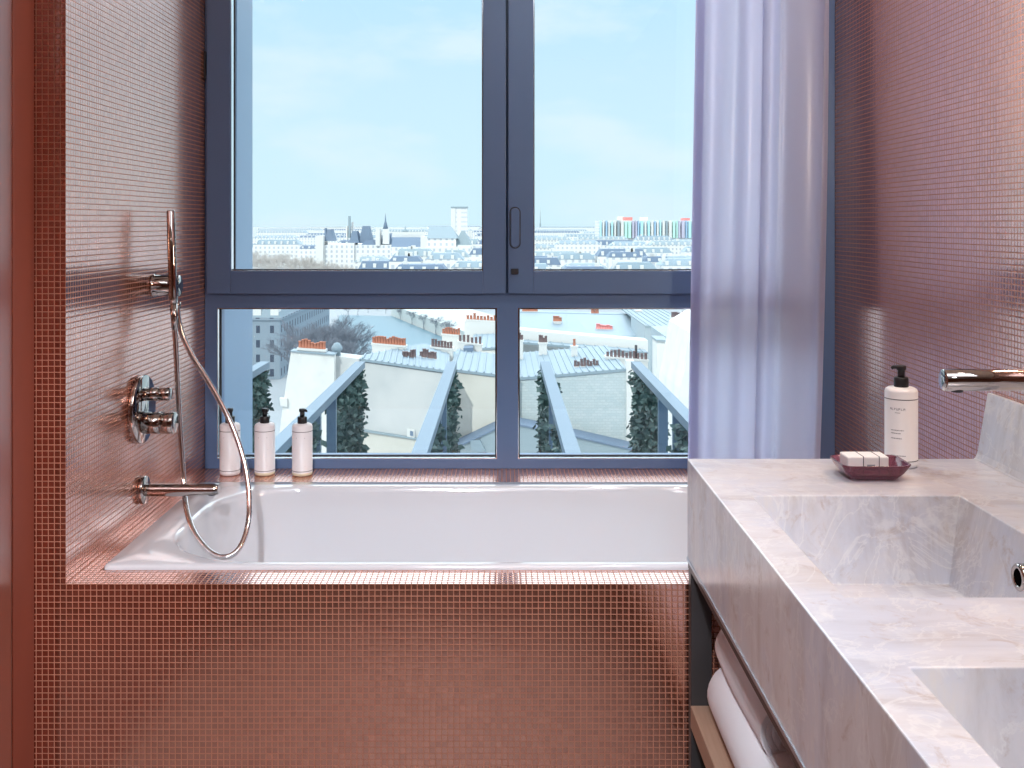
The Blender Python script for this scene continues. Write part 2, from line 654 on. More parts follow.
# tiled surround that carries the bathtub: front apron and four ledges
TX0, TX1, TY0, TY1 = -.862, .80, 2.234, 2.967
b = MB()
e = .0006
b.box(XL + e, XR - e, YA, TY0, 0, ZL)
b.box(XL + e, XR - e, TY1, YW + .06, 0, ZL)
b.box(XL + e, TX0, TY0, TY1, 0, ZL)
b.box(TX1, XR - e, TY0, TY1, 0, ZL)
tag(b.build('tub_surround', M['tile']), 'terracotta mosaic surround boxing in the white bathtub', 'tub surround')


# ------------------------------------------------------------------ bathtub
def rrect(x0, x1, y0, y1, r, z, n=24):
    pts = []
    for cx, cy, a0 in ((x1 - r, y1 - r, 0), (x0 + r, y1 - r, PI / 2), (x0 + r, y0 + r, PI), (x1 - r, y0 + r, 3 * PI / 2)):
        for k in range(n):
            a = a0 + PI / 2 * k / (n - 1)
            pts.append(Vector((cx + r * math.cos(a), cy + r * math.sin(a), z)))
    return pts


def bathtub():
    bx0, bx1, by0, by1, r = -.778, .70, 2.262, 2.918, .235
    t = empty('bathtub', (-.03, 2.6, ZL), label='white built-in bathtub set in the tiled ledge under the window', cat='bathtub')
    zt = .008
    rows = [rrect(TX0 + .003, TX1 - .003, TY0 + .003, TY1 - .003, .012, ZL - .05),
            rrect(TX0 + .003, TX1 - .003, TY0 + .003, TY1 - .003, .012, ZL + zt - .004),
            rrect(TX0 + .006, TX1 - .006, TY0 + .006, TY1 - .006, .012, ZL + zt)]
    for ins, dz in ((0, zt), (.004, zt - .001), (.009, zt - .006), (.013, zt - .016), (.022, -.06), (.040, -.15), (.065, -.26), (.10, -.34), (.16, -.385), (.24, -.40)):
        rows.append(rrect(bx0 + ins * 1.0, bx1 - ins * 2.2, by0 + ins * .8, by1 - ins * .8, max(r - ins * .55, .05), ZL + dz))
    b = MB()
    b.grid(rows, closed=True)
    b.face(rows[-1])
    for p in range(len(b.v)):
        v = b.v[p]
        b.v[p] = (v[0] + .03, v[1] - 2.6, v[2] - ZL)
    b.build('shell', M['acrylic'], t)
    d = MB()
    d.lathe([(.001, .004), (.026, .004), (.030, 0), (.030, -.004)], (.25, 0, -.396))
    d.build('drain', M['chrome'], t)
    return t


bathtub()

# ------------------------------------------------------------------ window
SW = F / YW


def wx(px): return (px - 502) / SW
def wz(py): return EYE - (py - 223) / SW


win = empty('window_1', (0, YW, ZL))
win['kind'] = 'structure'
ZTOP = HC - .01


def wbuild(b, name, m, parent=win, bevel=0):
    b.v = [(x, y - YW, z - ZL) for x, y, z in b.v]
    return b.build(name, m, parent, bevel=bevel)


XFL, XFR = XL + .001, XR - .001
b = MB()
b.box(XFL, wx(217), YW, YW + .085, ZL + .001, ZTOP)                # left upright
b.box(wx(800), XFR, YW, YW + .085, ZL + .001, ZTOP)               # right upright
b.box(wx(217), wx(800), YW, YW + .085, ZL + .001, wz(459))          # bottom rail
b.box(wx(217), wx(800), YW, YW + .085, wz(308), wz(293))           # transom
b.box(wx(217), wx(800), YW, YW + .085, ZTOP - .06, ZTOP)
b.box(wx(497), wx(518), YW, YW + .085, wz(459), wz(308))           # lower mullion
b.box(wx(505), wx(509), YW + .02, YW + .085, wz(293), ZTOP)        # dark meeting rebate
wbuild(b, 'frame', M['frame'])


def ring(b, x0, x1, z0, z1, w, y0, y1, m=0):
    b.box(x0, x0 + w, y0, y1, z0, z1, m)
    b.box(x1 - w, x1, y0, y1, z0, z1, m)
    b.box(x0 + w, x1 - w, y0, y1, z0, z0 + w, m)
    b.box(x0 + w, x1 - w, y0, y1, z1 - w, z1, m)


def sash(px0, px1, gx0, gx1):
    zb = wz(293.2)
    x0, x1, zt = wx(px0), wx(px1), ZTOP - .045
    a0, a1, zg, zt2 = wx(gx0), wx(gx1), wz(270.8), ZTOP - .12
    b = MB()
    y0, y1 = YW - .012, YW + .06
    b.box(x0, a0, y0, y1, zb, zt)
    b.box(a1, x1, y0, y1, zb, zt)
    b.box(a0, a1, y0, y1, zb, zg)
    b.box(a0, a1, y0, y1, zt2, zt)
    s = wbuild(b, 'sash', M['frame'], bevel=.002)
    b = MB(); ring(b, a0 - .001, a1 + .001, zg - .001, zt2 + .001, .0025, YW - .006, YW + .028)
    o = wbuild(b, 'glazing_bead', M['bead'], None); o.parent = s
    b = MB(); ring(b, a0 - .001, a1 + .001, zg - .001, zt2 + .001, .005, YW + .028, YW + .034)
    o = wbuild(b, 'gasket', M['gasket'], None); o.parent = s
    b = MB(); b.box(a0, a1, YW + .036, YW + .042, zg, zt2)
    o = wbuild(b, 'glass_pane', M['glass'], None); o.parent = s
    return s


sash(207.5, 505.8, 231.5, 483)
s2 = sash(508.2, 804, 533.5, 779)
for gx0, gx1 in ((216.8, 497), (518, 800)):
    zg, zt2 = wz(459), wz(308)
    b = MB(); b.box(wx(gx0), wx(gx1), YW + .036, YW + .042, zg, zt2)
    g = wbuild(b, 'glass_pane', M['glass'])
    b = MB(); ring(b, wx(gx0), wx(gx1), zg, zt2, .0025, YW + .002, YW + .028)
    o = wbuild(b, 'glazing_bead', M['bead'], None); o.parent = g
    b = MB(); ring(b, wx(gx0), wx(gx1), zg, zt2, .006, YW + .028, YW + .035)
    o = wbuild(b, 'gasket', M['gasket'], None); o.parent = g


def flush_handle():
    """pill-shaped flush pull let into the right sash, with a small lock below it"""
    cx, hw = wx(515), .0135
    z0, z1 = wz(247.5), wz(208)

    def pill(r, y):
        pts = []
        for k in range(13):
            a = PI * k / 12
            pts.append(Vector((cx + r * math.cos(a), y, z1 - hw + r * math.sin(a))))
        for k in range(13):
            a = PI + PI * k / 12
            pts.append(Vector((cx + r * math.cos(a), y, z0 + hw + r * math.sin(a))))
        return pts
    y = YW - .012
    b = MB()
    b.grid([pill(hw + .0035, y), pill(hw + .003, y - .0012), pill(hw, y - .0012)], closed=True, smooth=False)
    o = wbuild(b, 'handle', M['gasket'], None); o.parent = s2
    b = MB()
    b.grid([pill(hw, y - .0004), pill(hw - .001, y - .004), pill(hw - .003, y - .005)], closed=True, smooth=False)
    b.face(pill(hw - .003, y - .005))
    o = wbuild(b, 'handle_grip', M['frame'], None); o.parent = s2
    b = MB(); b.box(wx(511), wx(518.5), y - .006, y, wz(274), wz(268.5))
    o = wbuild(b, 'lock', M['gasket'], None, bevel=.001); o.parent = s2
    b = MB(); b.box(wx(203.8) + .004, wx(206.8), YW - .015, YW, wz(79), wz(52))
    wbuild(b, 'hinge', M['gasket'])


flush_handle()

# outside of our own building: thick cladding round the window opening
XJL, XJR = -.932, 1.9
b = MB(); b.box(-9, XJL, 3.262, 3.885, EYE - 34.6, 8); structure(b.build('wall_outer_left', M['facade']))
b = MB(); b.box(XJR, 9, 3.262, 3.885, EYE - 34.6, 8); structure(b.build('wall_outer_right', M['facade']))
b = MB(); b.box(XJL, XJR, 3.262, 3.885, 2.70, 8); structure(b.build('wall_outer_top', M['facade']))
b = MB(); b.box(XJL, XJR, 3.262, 3.885, EYE - 34.6, .40); structure(b.build('wall_outer_bottom', M['facade']))


# ------------------------------------------------------------------ curtain
def curtain():
    t = empty('curtain', (.76, 3.0, ZL), label='lavender voile curtain drawn to the right of the window', cat='curtain')
    rng = random.Random(5)
    zt, zb = HC - .03, ZL + .004
    nz, nu = 44, 260
    D = 3.0
    rows = []
    for i in range(nz + 1):
        f = i / nz                      # 0 top, 1 bottom
        z = zt + (zb - zt) * f
        py = 223 + (EYE - z) * F / D
        g = min(max((py + 120) / 580, 0), 1.15)
        xl = (699.5 - 9.5 * g - 502) * D / F
        xr = (830 - 11 * g ** 2 - 502) * D / F
        row = []
        for j in range(nu + 1):
            u = j / nu
            ph = 2 * PI * (4.6 * u + .30 * math.sin(3.3 * u * PI + .8) + .12 * f * math.sin(7 * u))
            amp = .017 + .008 * math.sin(5 * u + 1)
            y = D + amp * math.sin(ph) + .005 * math.sin(1.7 * ph + 1.2 + .7 * f) + .016 * f * math.sin(9 * u + 2)
            x = xl + (xr - xl) * u + .007 * math.cos(ph) * (1 - abs(2 * u - 1) ** 6)
            row.append(Vector((x - .76, y - 3.0, z - ZL)))
        rows.append(row)
    b = MB(); b.grid(rows)
    b.build('cloth', M['voile'], t)
    # doubled side hem
    hem = MB()
    hem.grid([[r[k] + Vector((-.0005 if k == 0 else 0, -.0015, 0)) for k in range(0, 17)] for r in rows])
    hem.build('side_hem', M['voile'], t)
    b = MB(); b.box(.50 - .76, .99 - .76, -.02, .02, HC - .024 - ZL, HC - .002 - ZL)
    b.build('track', M['bead'], t)


curtain()


# ------------------------------------------------------------------ stone counter with two sunk basins
CX0 = .382
CY0, CY1 = .30, 2.144
CZB = EYE - .690


def stone_counter():
    t = MB()
    basins = ((.4457, .8165, 1.351, 1.854), (.4457, .8165, .632, 1.137))
    tp, dz = .034, .147
    ys = [CY0, basins[1][2], basins[1][3], basins[0][2], basins[0][3], CY1]
    xs = [CX0, .4457, .8165, XR - .002]
    for i in range(3):
        for j in range(5):
            if i == 1 and j in (1, 3):
                continue
            t.face([(xs[i], ys[j], ZC), (xs[i + 1], ys[j], ZC), (xs[i + 1], ys[j + 1], ZC), (xs[i], ys[j + 1], ZC)])
    for x0, x1, y0, y1 in basins:
        a = [(x0, y0), (x1, y0), (x1, y1), (x0, y1)]
        c = [(x0 + tp, y0 + tp), (x1 - tp, y0 + tp), (x1 - tp, y1 - tp), (x0 + tp, y1 - tp)]
        for k in range(4):
            n = (k + 1) % 4
            t.face([(*a[k], ZC), (*c[k], ZC - dz), (*c[n], ZC - dz), (*a[n], ZC)][::-1])
        t.face([(*p, ZC - dz) for p in c])
    # sides and underside
    x0, x1 = CX0, XR - .002
    for i in range(5):
        t.face([(x0, ys[i + 1], CZB), (x0, ys[i], CZB), (x0, ys[i], ZC), (x0, ys[i + 1], ZC)])
        t.face([(x1, ys[i], CZB), (x1, ys[i + 1], CZB), (x1, ys[i + 1], ZC), (x1, ys[i], ZC)])
    for i in range(3):
        t.face([(xs[i], CY0, CZB), (xs[i + 1], CY0, CZB), (xs[i + 1], CY0, ZC), (xs[i], CY0, ZC)])
        t.face([(xs[i + 1], CY1, CZB), (xs[i], CY1, CZB), (xs[i], CY1, ZC), (xs[i + 1], CY1, ZC)])
    t.face([(x0, CY0, CZB), (x0, CY1, CZB), (x1, CY1, CZB), (x1, CY0, CZB)])
    c = t.build('stone_counter', M['stone'], bevel=.0022)
    tag(c, 'long stone vanity counter with two sunk square basins', 'counter')
    # leaning splash lip along the tiled wall
    s = MB()
    s.prism([(.977, CY1 - .002, ZC - .001), (.970, CY1 - .002, ZC + .0005), (.974, CY1 - .002, ZC + .003), (.979, CY1 - .002, ZC + .014), (1.000, CY1 - .002, ZC + .136), (XR - .002, CY1 - .002, ZC + .136), (XR - .002, CY1 - .002, ZC - .001)],
            (0, CY0 - CY1 + .004, 0))
    s.build('splashback', M['stone'], c, bevel=.001)
    for k, (x0, x1, y0, y1) in enumerate(basins):
        # overflow ring on the sloping wall and plug in the floor
        z = EYE - .548
        f = (ZC - z) / dz
        o = MB()
        cx = x1 - tp * f
        yy = 1.608 if k == 0 else .89
        prof = [(.0125, .006), (.0125, -.0035), (.015, -.006), (.019, -.006), (.0215, -.003), (.0215, .006)]
        o.lathe(prof, (cx, yy, z), 'x', 28)
        o.build('overflow_ring', M['chrome'], c)
        o = MB(); o.lathe([(.0127, .004), (.0124, -.0048)], (cx, yy, z), 'x', 24)
        o.face([(cx - .0048, yy + .0127 * math.cos(2 * PI * j / 24), z + .0127 * math.sin(2 * PI * j / 24)) for j in range(24)])
        o.build('overflow_opening', M['void'], c)  # black cap painted for the shade inside the hole
        o = MB(); o.lathe([(.030, .0), (.030, .004), (.026, .006), (.0005, .0065)], ((x0 + x1) / 2, (y0 + y1) / 2, ZC - dz), 'z', 28)
        o.build('plug', M['chrome'], c)
    return c


stone_counter()


def vanity_frame():
    t = empty('vanity_frame', (.7, 1.2, 0), label='dark steel frame with an oak shelf carrying the stone counter', cat='vanity frame')

    def bb(b, name, m, bevel=.0015):
        b.v = [(x - .7, y - 1.2, z) for x, y, z in b.v]
        return b.build(name, m, t, bevel=bevel)
    zt = CZB - .0005
    for y0 in (CY1 - .03, CY0 + .05):
        for x0 in (CX0 + .002, .955):
            b = MB(); b.box(x0, x0 + .043, y0, y0 + .028, 0, zt - .02); bb(b, 'leg', M['steel'])
    b = MB()
    b.box(CX0 + .001, CX0 + .05, CY0 + .02, CY1, zt - .020, zt)
    b.box(.955, XR - .004, CY0 + .02, CY1, zt - .020, zt)
    b.box(CX0 + .05, .955, CY1 - .03, CY1, zt - .020, zt)
    bb(b, 'rail', M['steel'])
    b = MB(); b.box(CX0 - .0016, CX0 - .0003, CY0 + .01, CY1 + .0005, zt - .0035, zt + .004)
    bb(b, 'edge_strip', M['steeledge'], 0)
    b = MB(); b.box(CX0 + .001, XR - .004, CY0 + .06, CY1 - .031, EYE - 1.026, EYE - .980)
    bb(b, 'shelf', M['wood'], .002)


vanity_frame()


# ------------------------------------------------------------------ basin spout on the right wall
def basin_spout():
    y, z, r = 1.60, EYE - .2415, .0170
    t = empty('basin_spout', (XR, y, z), label='chrome tubular basin spout reaching over the far basin from the wall', cat='tap')
    b = MB()
    L = .678 - XR
    b.lathe([(.0005, L), (r - .0015, L), (r, L + .0015), (r, -.0005)], (0, 0, 0), 'x', 40)
    b.build('pipe', M['chrome'], t)
    b = MB(); b.lathe([(r + .001, -.010), (r + .016, -.010), (r + .018, -.008), (r + .018, -.0005)], (0, 0, 0), 'x', 40)
    b.build('wall_flange', M['chrome'], t)
    b = MB(); b.lathe([(.008, -r - .0015), (.009, -r - .001), (.009, -r + .004)], (L + .022, 0, 0), 'z', 24)
    b.build('aerator', M['steel'], t)


basin_spout()


# ------------------------------------------------------------------ shower fittings on the left wall
def on_wall(py, D):
    return Vector((XL, D, EYE - (py - 223) * D / F))


def mixer():
    D = 2.583
    o = on_wall(409, D)
    t = empty('shower_mixer', o, label='round chrome shower mixer with two knobs on the left tiled wall', cat='shower mixer')
    b = MB(); b.lathe([(.0845, .0003), (.0845, .013), (.083, .0145), (.0005, .0145)], (0, 0, 0), 'x', 64)
    b.build('plate', M['chrome'], t)
    for dz, r, L in ((.037, .0165, .080), (-.034, .0275, .090)):
        b = MB()
        b.lathe([(r, .014), (r, L * .62), (r - .0008, L * .625), (r - .0008, L * .635), (r, L * .64), (r, L - .002), (r - .002, L), (.0005, L)], (0, 0, dz), 'x', 40)
        b.build('knob', M['chrome'], t)


def tub_spout():
    D = 2.60
    o = on_wall(490, D)
    t = empty('tub_spout', o, label='chrome tub spout on a round flange above the left tub end', cat='tap')
    b = MB(); b.lathe([(.035, .0003), (.035, .011), (.034, .012), (.0005, .012)], (0, 0, 0), 'x', 48)
    b.build('flange', M['chrome'], t)
    b = MB()
    L = .195
    rows = []
    n = 32
    for k in range(15):
        f = k / 14
        x = .011 + (L - .011) * f
        cut = max(0, (f - .35) / .65)
        cut = cut * cut * (3 - 2 * cut)
        rows.append([Vector((x, .0155 * math.cos(2 * PI * j / n), max(.0155 * math.sin(2 * PI * j / n), -.0155 + .007 * cut))) for j in range(n)])
    b.grid(rows, closed=True)
    b.face(rows[-1]); b.face(list(reversed(rows[0])))
    b.build('pipe', M['chrome'], t)
    b = MB(); b.lathe([(.0085, -.0125), (.0095, -.012), (.0095, -.008)], (L - .018, 0, 0), 'z', 24)
    b.build('aerator', M['steel'], t)


HD = 2.688


def shower_holder():
    o = on_wall(285.5, HD)
    t = empty('shower_holder', o, label='short chrome wall bracket holding the stick hand shower', cat='shower holder')
    b = MB(); b.lathe([(.030, .0003), (.030, .006), (.0275, .0065), (.0275, .060), (.0270, .068), (.0255, .070), (.0005, .070)], (0, 0, 0), 'x', 48)
    b.build('bracket', M['chrome'], t)
    b = MB(); b.lathe([(.0095, -.045), (.0095, -.024)], (.053, .005, 0), 'z', 24)
    b.build('hose_outlet', M['chrome'], t)


def hand_shower():
    a = P(170.8, 210.5, HD - .034)
    c = P(172.6, 283, HD - .034)
    d = P(173.4, 306, HD - .034)
    o = c
    t = empty('hand_shower', o, label='slim chrome stick hand shower clipped upright in the wall bracket', cat='hand shower')
    b = MB()
    pts = [a, a + (c - a) * .01, c, c + (d - c) * .6, d]
    b.tube([p - o for p in pts], [.0095, .0108, .0108, .0108, .0075], 28)
    b.build('handle', M['chrome'], t)
    b = MB()
    u = (a - d).normalized()
    for k in range(8):
        p = a - u * (.02 + .016 * k) - o
        b.tube([p + Vector((.0104, 0, 0)), p + Vector((.0114, 0, 0))], .0014, 8)
    b.build('nozzle', M['steel'], t)


def catmull(pts, n=10):
    out = []
    for i in range(len(pts) - 1):
        p0, p1, p2, p3 = pts[max(i - 1, 0)], pts[i], pts[i + 1], pts[min(i + 2, len(pts) - 1)]
        for k in range(n):
            t = k / n
            out.append(.5 * ((2 * p1) + (p2 - p0) * t + (2 * p0 - 5 * p1 + 4 * p2 - p3) * t * t + (3 * p1 - p0 - 3 * p2 + p3) * t ** 3))
    out.append(pts[-1])
    return out


def shower_hose():
    raw = [(173.5, 306, 2.654), (176.5, 360, 2.655), (179, 410, 2.652), (181.5, 450, 2.645), (183.8, 484, 2.632), (186.5, 509, 2.585), (193, 530, 2.545),
           (203, 545, 2.52), (213, 553.8, 2.51), (223, 557, 2.505), (232, 555, 2.51), (240, 547, 2.525), (246.2, 532, 2.555), (249.3, 510, 2.60), (247.5, 480, 2.635), (240, 447, 2.66), (228, 417, 2.68),
           (210, 384, 2.688), (194, 359, 2.69), (183.5, 338, 2.692), (178.5, 320, 2.693), (177.2, 304, 2.693)]
    pts = catmull([P(*r) for r in raw], 12)
    o = Vector(pts[0])
    t = empty('shower_hose', o, label='ribbed chrome shower hose looping down into the bathtub', cat='hose')
    b = MB()
    rad = [.0066 + .0006 * (k % 2) for k in range(len(pts))]
    b.tube([p - o for p in pts], rad, 14)
    b.build('hose', M['hose'], t)
    for q, w in ((pts[0], pts[6]), (pts[-1], pts[-5])):
        b = MB(); b.tube([q - o + Vector((0, 0, .004)), w - o], [.0092, .0082], 20)
        b.build('hose_nut', M['chrome'], t)


mixer(); tub_spout(); shower_holder(); hand_shower(); shower_hose()


# ------------------------------------------------------------------ pump bottles
def pump_bottle(loc, label, group=None, rz=0., H=.158, R=.0315, base='white', ink='ink', letters=True, pump_rz=PI * .75):
    t = empty('pump_bottle', loc, label=label, cat='bottle', group=group)
    t.rotation_euler.z = rz
    b = MB()
    b.lathe([(.0005, 0), (R - .004, 0), (R - .001, .002), (R, .006), (R, .010)], n=48, m=1)
    b.lathe([(R, .010), (R, H - .008), (R - .002, H - .003), (R - .007, H), (.012, H + .001)], n=48)
    b.build('body', [M['white'], M[base]], t)
    for z in (.014, H - .022):
        b = MB(); b.lathe([(R + .0003, z), (R + .0003, z + .0016)], n=48)
        b.build('label_line', M[ink], t)
    b = MB()
    rng = random.Random(3)

    def stroke(a, z0, z1, w):
        """a: arc position in metres along the front"""
        q = []
        for aa, zz in ((a, z0), (a + w, z0), (a + w, z1), (a, z1)):
            an = -PI / 2 + aa / R
            q.append(((R + .0004) * math.cos(an), (R + .0004) * math.sin(an), zz))
        b.face(q)
    if letters:
        x = -.024
        for k in range(7):                   # blurred maker's name, then the small print
            hgt = .0042
            z0 = H - .042
            stroke(x, z0, z0 + hgt, .0008)
            if k % 3 == 0:
                stroke(x + .0026, z0, z0 + hgt, .0008)
            if k % 2 == 0:
                stroke(x, z0 + hgt - .0008, z0 + hgt, .003)
            stroke(x, z0 + (.0 if k % 2 else .0018), z0 + (.0008 if k % 2 else .0026), .003)
            x += .0043
        b.build('lettering', M['paleink'], t)
        b = MB()
        stroke(-.014, H - .0475, H - .0466, .010)
        b.build('text_line', M['paleink'], t)
        for zz, ln in ((.076, .024), (.070, .017), (.060, .020), (.026, .026), (.022, .014)):
            b = MB()
            x = -.022
            while x < -.022 + ln:
                w = rng.uniform(.0012, .0034)
                stroke(x, zz - .0008, zz + .0008, w)
                x += w + .0007
            b.build('text_line', M['paleink'], t)
    else:
        for a, z0, z1, w in ((-.013, H - .040, H - .0375, .026), (-.016, .078, .0790, .032), (-.014, .030, .0310, .028)):
            b = MB()
            stroke(a, z0, z1, w)
            b.build('text_line', M['paleink'], t)
    b = MB(); b.lathe([(.0135, H + .0005), (.0140, H + .002), (.0140, H + .018), (.0125, H + .020), (.0005, H + .020)], n=32)
    b.build('collar', M['black'], t)
    b = MB(); b.lathe([(.0070, H + .019), (.0070, H + .036), (.0005, H + .036)], n=24)
    b.build('stem', M['black'], t)
    hd = MB()
    hd.lathe([(.0085, H + .034), (.0095, H + .036), (.0095, H + .042), (.0080, H + .0435), (.0005, H + .0435)], n=24)
    c, s = math.cos(pump_rz), math.sin(pump_rz)
    hd.tube([(c * .004, s * .004, H + .0395), (c * .015, s * .015, H + .0395), (c * .0185, s * .0185, H + .0365)], [.0042, .0036, .003], 12)
    hd.build('nozzle', M['black'], t)
    return t


pump_bottle(P(901.2, 466, 2.078) * 1, 'tall white pump bottle on the stone counter behind the soap dish', H=.1575, R=.0316, rz=-.30, pump_rz=PI * 1.02).location.z = ZC + .0005
LB = 'white pump bottle on the tub ledge, '
Yb = 3.085
bot = pump_bottle(((230 - 502) * Yb / F, Yb, ZL + .0005), LB + 'nearest the left wall behind the hose', 'pump bottles on the tub ledge', H=.152, R=.030, letters=False, pump_rz=-PI * .35)
for (px, dy, base, lab, rz) in ((264.8, 0, 'cream', 'middle one of three', .2), (302.3, -.006, 'cream', 'furthest from the left wall', .5)):
    c = copy_tree(bot)
    c.location = ((px - 502) * (Yb + dy) / F, Yb + dy, ZL + .0005)
    c['label'] = LB + lab
    for ch in c.children:
        if ch.name.startswith('body'):
            ch.data = ch.data.copy()
            ch.data.materials[1] = M['cream']
        if ch.name.startswith('nozzle'):
            ch.rotation_euler.z = rz


# ------------------------------------------------------------------ soap dish and wrapped soap
def soap_dish():
    t = empty('soap_dish', (.706, 1.992, ZC + .0004), label='plum coloured glass soap dish near the counter\'s far edge', cat='soap dish')

    def octa(hx, hy, ch, z, n=1):
        # rectangle with rounded, clipped corners; right front corner clipped more
        pts = []
        cs = [(hx, hy, ch), (-hx, hy, ch), (-hx, -hy, ch), (hx, -hy, ch * 1.6)]
        for k, (x, y, c) in enumerate(cs):
            a0 = PI / 2 * k
            cx, cy = x - math.copysign(c, x), y - math.copysign(c, y)
            for j in range(9):
                a = a0 + PI / 2 * j / 8
                pts.append(Vector((cx + c * math.cos(a), cy + c * math.sin(a), z)))
        return pts
    rows = [octa(.040, .030, .012, 0), octa(.046, .035, .014, .0015), octa(.058, .044, .017, .014), octa(.067, .051, .018, .029), octa(.0665, .0505, .0178, .0305),
            octa(.0635, .0475, .0165, .0305), octa(.0625, .0465, .016, .029), octa(.054, .040, .015, .0150), octa(.046, .034, .012, .0075), octa(.030, .022, .008, .0065)]
    b = MB(); b.grid(rows, closed=True)
    b.face(list(reversed(rows[0]))); b.face(rows[-1])
    b.build('bowl', M['plum'], t)
    s = empty('wrapped_soap', (.6945, 2.000, ZC + .0075), label='white paper wrapped soap bar lying in the plum dish', cat='soap')
    b = MB(); b.box(-.038, .041, -.024, .024, 0, .034)
    b.build('wrapper', M['paper'], s, bevel=.003, seg=3)
    for x in (-.0085, .0215):
        b = MB(); ring2(b, x, .0016)
        b.build('band', M['ink'], s)
    b = MB(); b.box(-.001, .014, -.0247, -.0243, .013, .019); b.build('lettering', M['paleink'], s)


def ring2(b, x, w):
    y, z = .0245, .0345
    for q in (((x, x + w), (-y, -y + .0006), (.001, z)), ((x, x + w), (y - .0006, y), (.001, z)), ((x, x + w), (-y, y), (z - .0006, z))):
        b.box(*q[0], *q[1], *q[2])


soap_dish()


# ------------------------------------------------------------------ rolled towels on the shelf
def rolled_towel(loc, r, L, label, turns=4.2, seed=1):
    t = empty('rolled_towel', loc, label=label, cat='towel', group='rolled towels on the vanity shelf')
    rng = random.Random(seed)
    th = .012
    b = MB()
    nA = 120
    rows = []
    ny = 14
    for i in range(ny + 1):
        f = i / ny
        y = L * f
        ring_ = []
        e = .004 * math.sin(PI * f)
        for k in range(nA + 1):
            a = turns * 2 * PI * k / nA
            rr = r - (turns * 2 * PI - a) / (2 * PI) * (r - .010) / turns
            rr += e * (k / nA) + .0012 * math.sin(3 * a + 5 * f + seed)
            ring_.append(Vector((rr * math.cos(a + 3.6), y, rr * math.sin(a + 3.6) * .96)))
        rows.append(ring_)
    b.grid(rows)
    o = b.build('cloth', M['towel'], t)
    md = o.modifiers.new('pile', 'SOLIDIFY'); md.thickness = .0105; md.offset = -1
    bv = o.modifiers.new('edge', 'BEVEL'); bv.width = .003; bv.segments = 2; bv.limit_method = 'ANGLE'; bv.angle_limit = math.radians(50)
    return t


SH = EYE - .980
rolled_towel((.466, 1.52, SH + .056), .0550, .53, 'rolled white towel lying on the oak shelf, lower of two', seed=2)
rolled_towel((.482, 1.70, SH + .056 + .088), .0520, .36, 'rolled white towel stacked on top of the other towel', seed=4)


# ------------------------------------------------------------------ recessed ceiling lamps
def ceiling_lamp(x, y, w, label, aim=None, cone=150):
    t = empty('ceiling_light', (x, y, HC), label=label, cat='ceiling light', group='recessed ceiling lights')
    b = MB(); b.lathe([(.045, -.001), (.062, -.001), (.064, -.004), (.048, -.008), (.045, -.004)], n=40)
    b.build('trim_ring', M['bead'], t)
    b = MB(); b.lathe([(.0005, -.003), (.045, -.003)], n=32)
    b.build('lens', M['lens'], t)
    d = bpy.data.lights.new('lamp', 'SPOT')
    d.energy = w; d.spot_size = math.radians(cone); d.spot_blend = .8; d.shadow_soft_size = .045; d.color = (1, .96, .93) if y > 2 else (.96, .97, 1.02)
    o = bpy.data.objects.new('lamp', d)
    COL.objects.link(o)
    o.parent = t
    o.location = (0, 0, -.012)
    if aim:
        o.rotation_euler = (Vector(aim) - Vector((x, y, HC))).to_track_quat('-Z', 'Y').to_euler()


for x, y, w, l, aim, cone in ((.46, 2.56, SPOT_W * .75, 'round recessed ceiling light above the bathtub', None, 150),
                              (.50, 1.25, SPOT_W * .06, 'round recessed ceiling light before the bathtub', None, 150),
                              (-.35, .2, SPOT_W * 3.4, 'round recessed ceiling light nearest the doorway', (-.30, 2.15, .05), 56),
                              (-.25, -1.0, SPOT_W * 8.2, 'round recessed ceiling light by the back wall', (-.28, 2.15, .10), 42)):
    ceiling_lamp(x, y, w, l, aim, cone)


def mirror_lamp():
    """slim vertical wall lamp on the right wall beside the basins, out of the picture"""
    t = empty('wall_lamp', (XR - .002, 1.80, 1.70), label='slim frosted wall lamp on the right wall above the basins', cat='wall lamp')
    b = MB(); b.box(-.02, 0, -.03, .03, -.2, .2); b.build('back_plate', M['chrome'], t, bevel=.003)
    b = MB(); b.lathe([(.0005, -.19), (.024, -.19), (.026, -.186), (.026, .186), (.024, .19), (.0005, .19)], (-.048, 0, 0), 'z', 28)
    b.build('shade', mat('frosted_lamp_glass', (1, 1, 1), .5, emit=(1, .80, .58), estr=MIRROR_W * 4), t)


mirror_lamp()


def add_fill_panel():
    """flat fill panel added over the free floor, out of the picture"""
    t = empty('fill_panel', (.15, .62, HC), label='unseen square fill panel added on the ceiling', cat='ceiling light')
    b = MB(); ring_pts = ((-.5, .5, -.5, -.47), (-.5, .5, .47, .5), (-.5, -.47, -.47, .47), (.47, .5, -.47, .47))
    for x0, x1, y0, y1 in ring_pts:
        b.box(x0, x1, y0, y1, -.03, -.001)
    b.build('rim', M['bead'], t)
    b = MB(); b.box(-.47, .47, -.47, .47, -.022, -.004)
    b.build('diffuser', mat('fill_diffuser', (1, 1, 1), .5, emit=(.92, .97, 1), estr=2.), t)
    d = bpy.data.lights.new('panel', 'AREA')  # area light added as soft fill for the room
    d.shape = 'SQUARE'; d.size = .94; d.energy = FILL_W; d.color = (.86, .94, 1.06)
    o = bpy.data.objects.new('panel', d)
    COL.objects.link(o)
    o.parent = t
    o.location = (0, 0, -.034)


add_fill_panel()
#CITY
# ------------------------------------------------------------------ outside: terrace, screens, roofs and the far city
G = EYE - 34.6                    # street level
b = MB(); b.box(-4000, 4000, 14, 9000, G - 2, G); structure(b.build('ground', M['ground']))
b = MB(); b.box(-9, 9, 3.89, 12.9, G, -2.45); structure(b.build('terrace', M['terrace']))


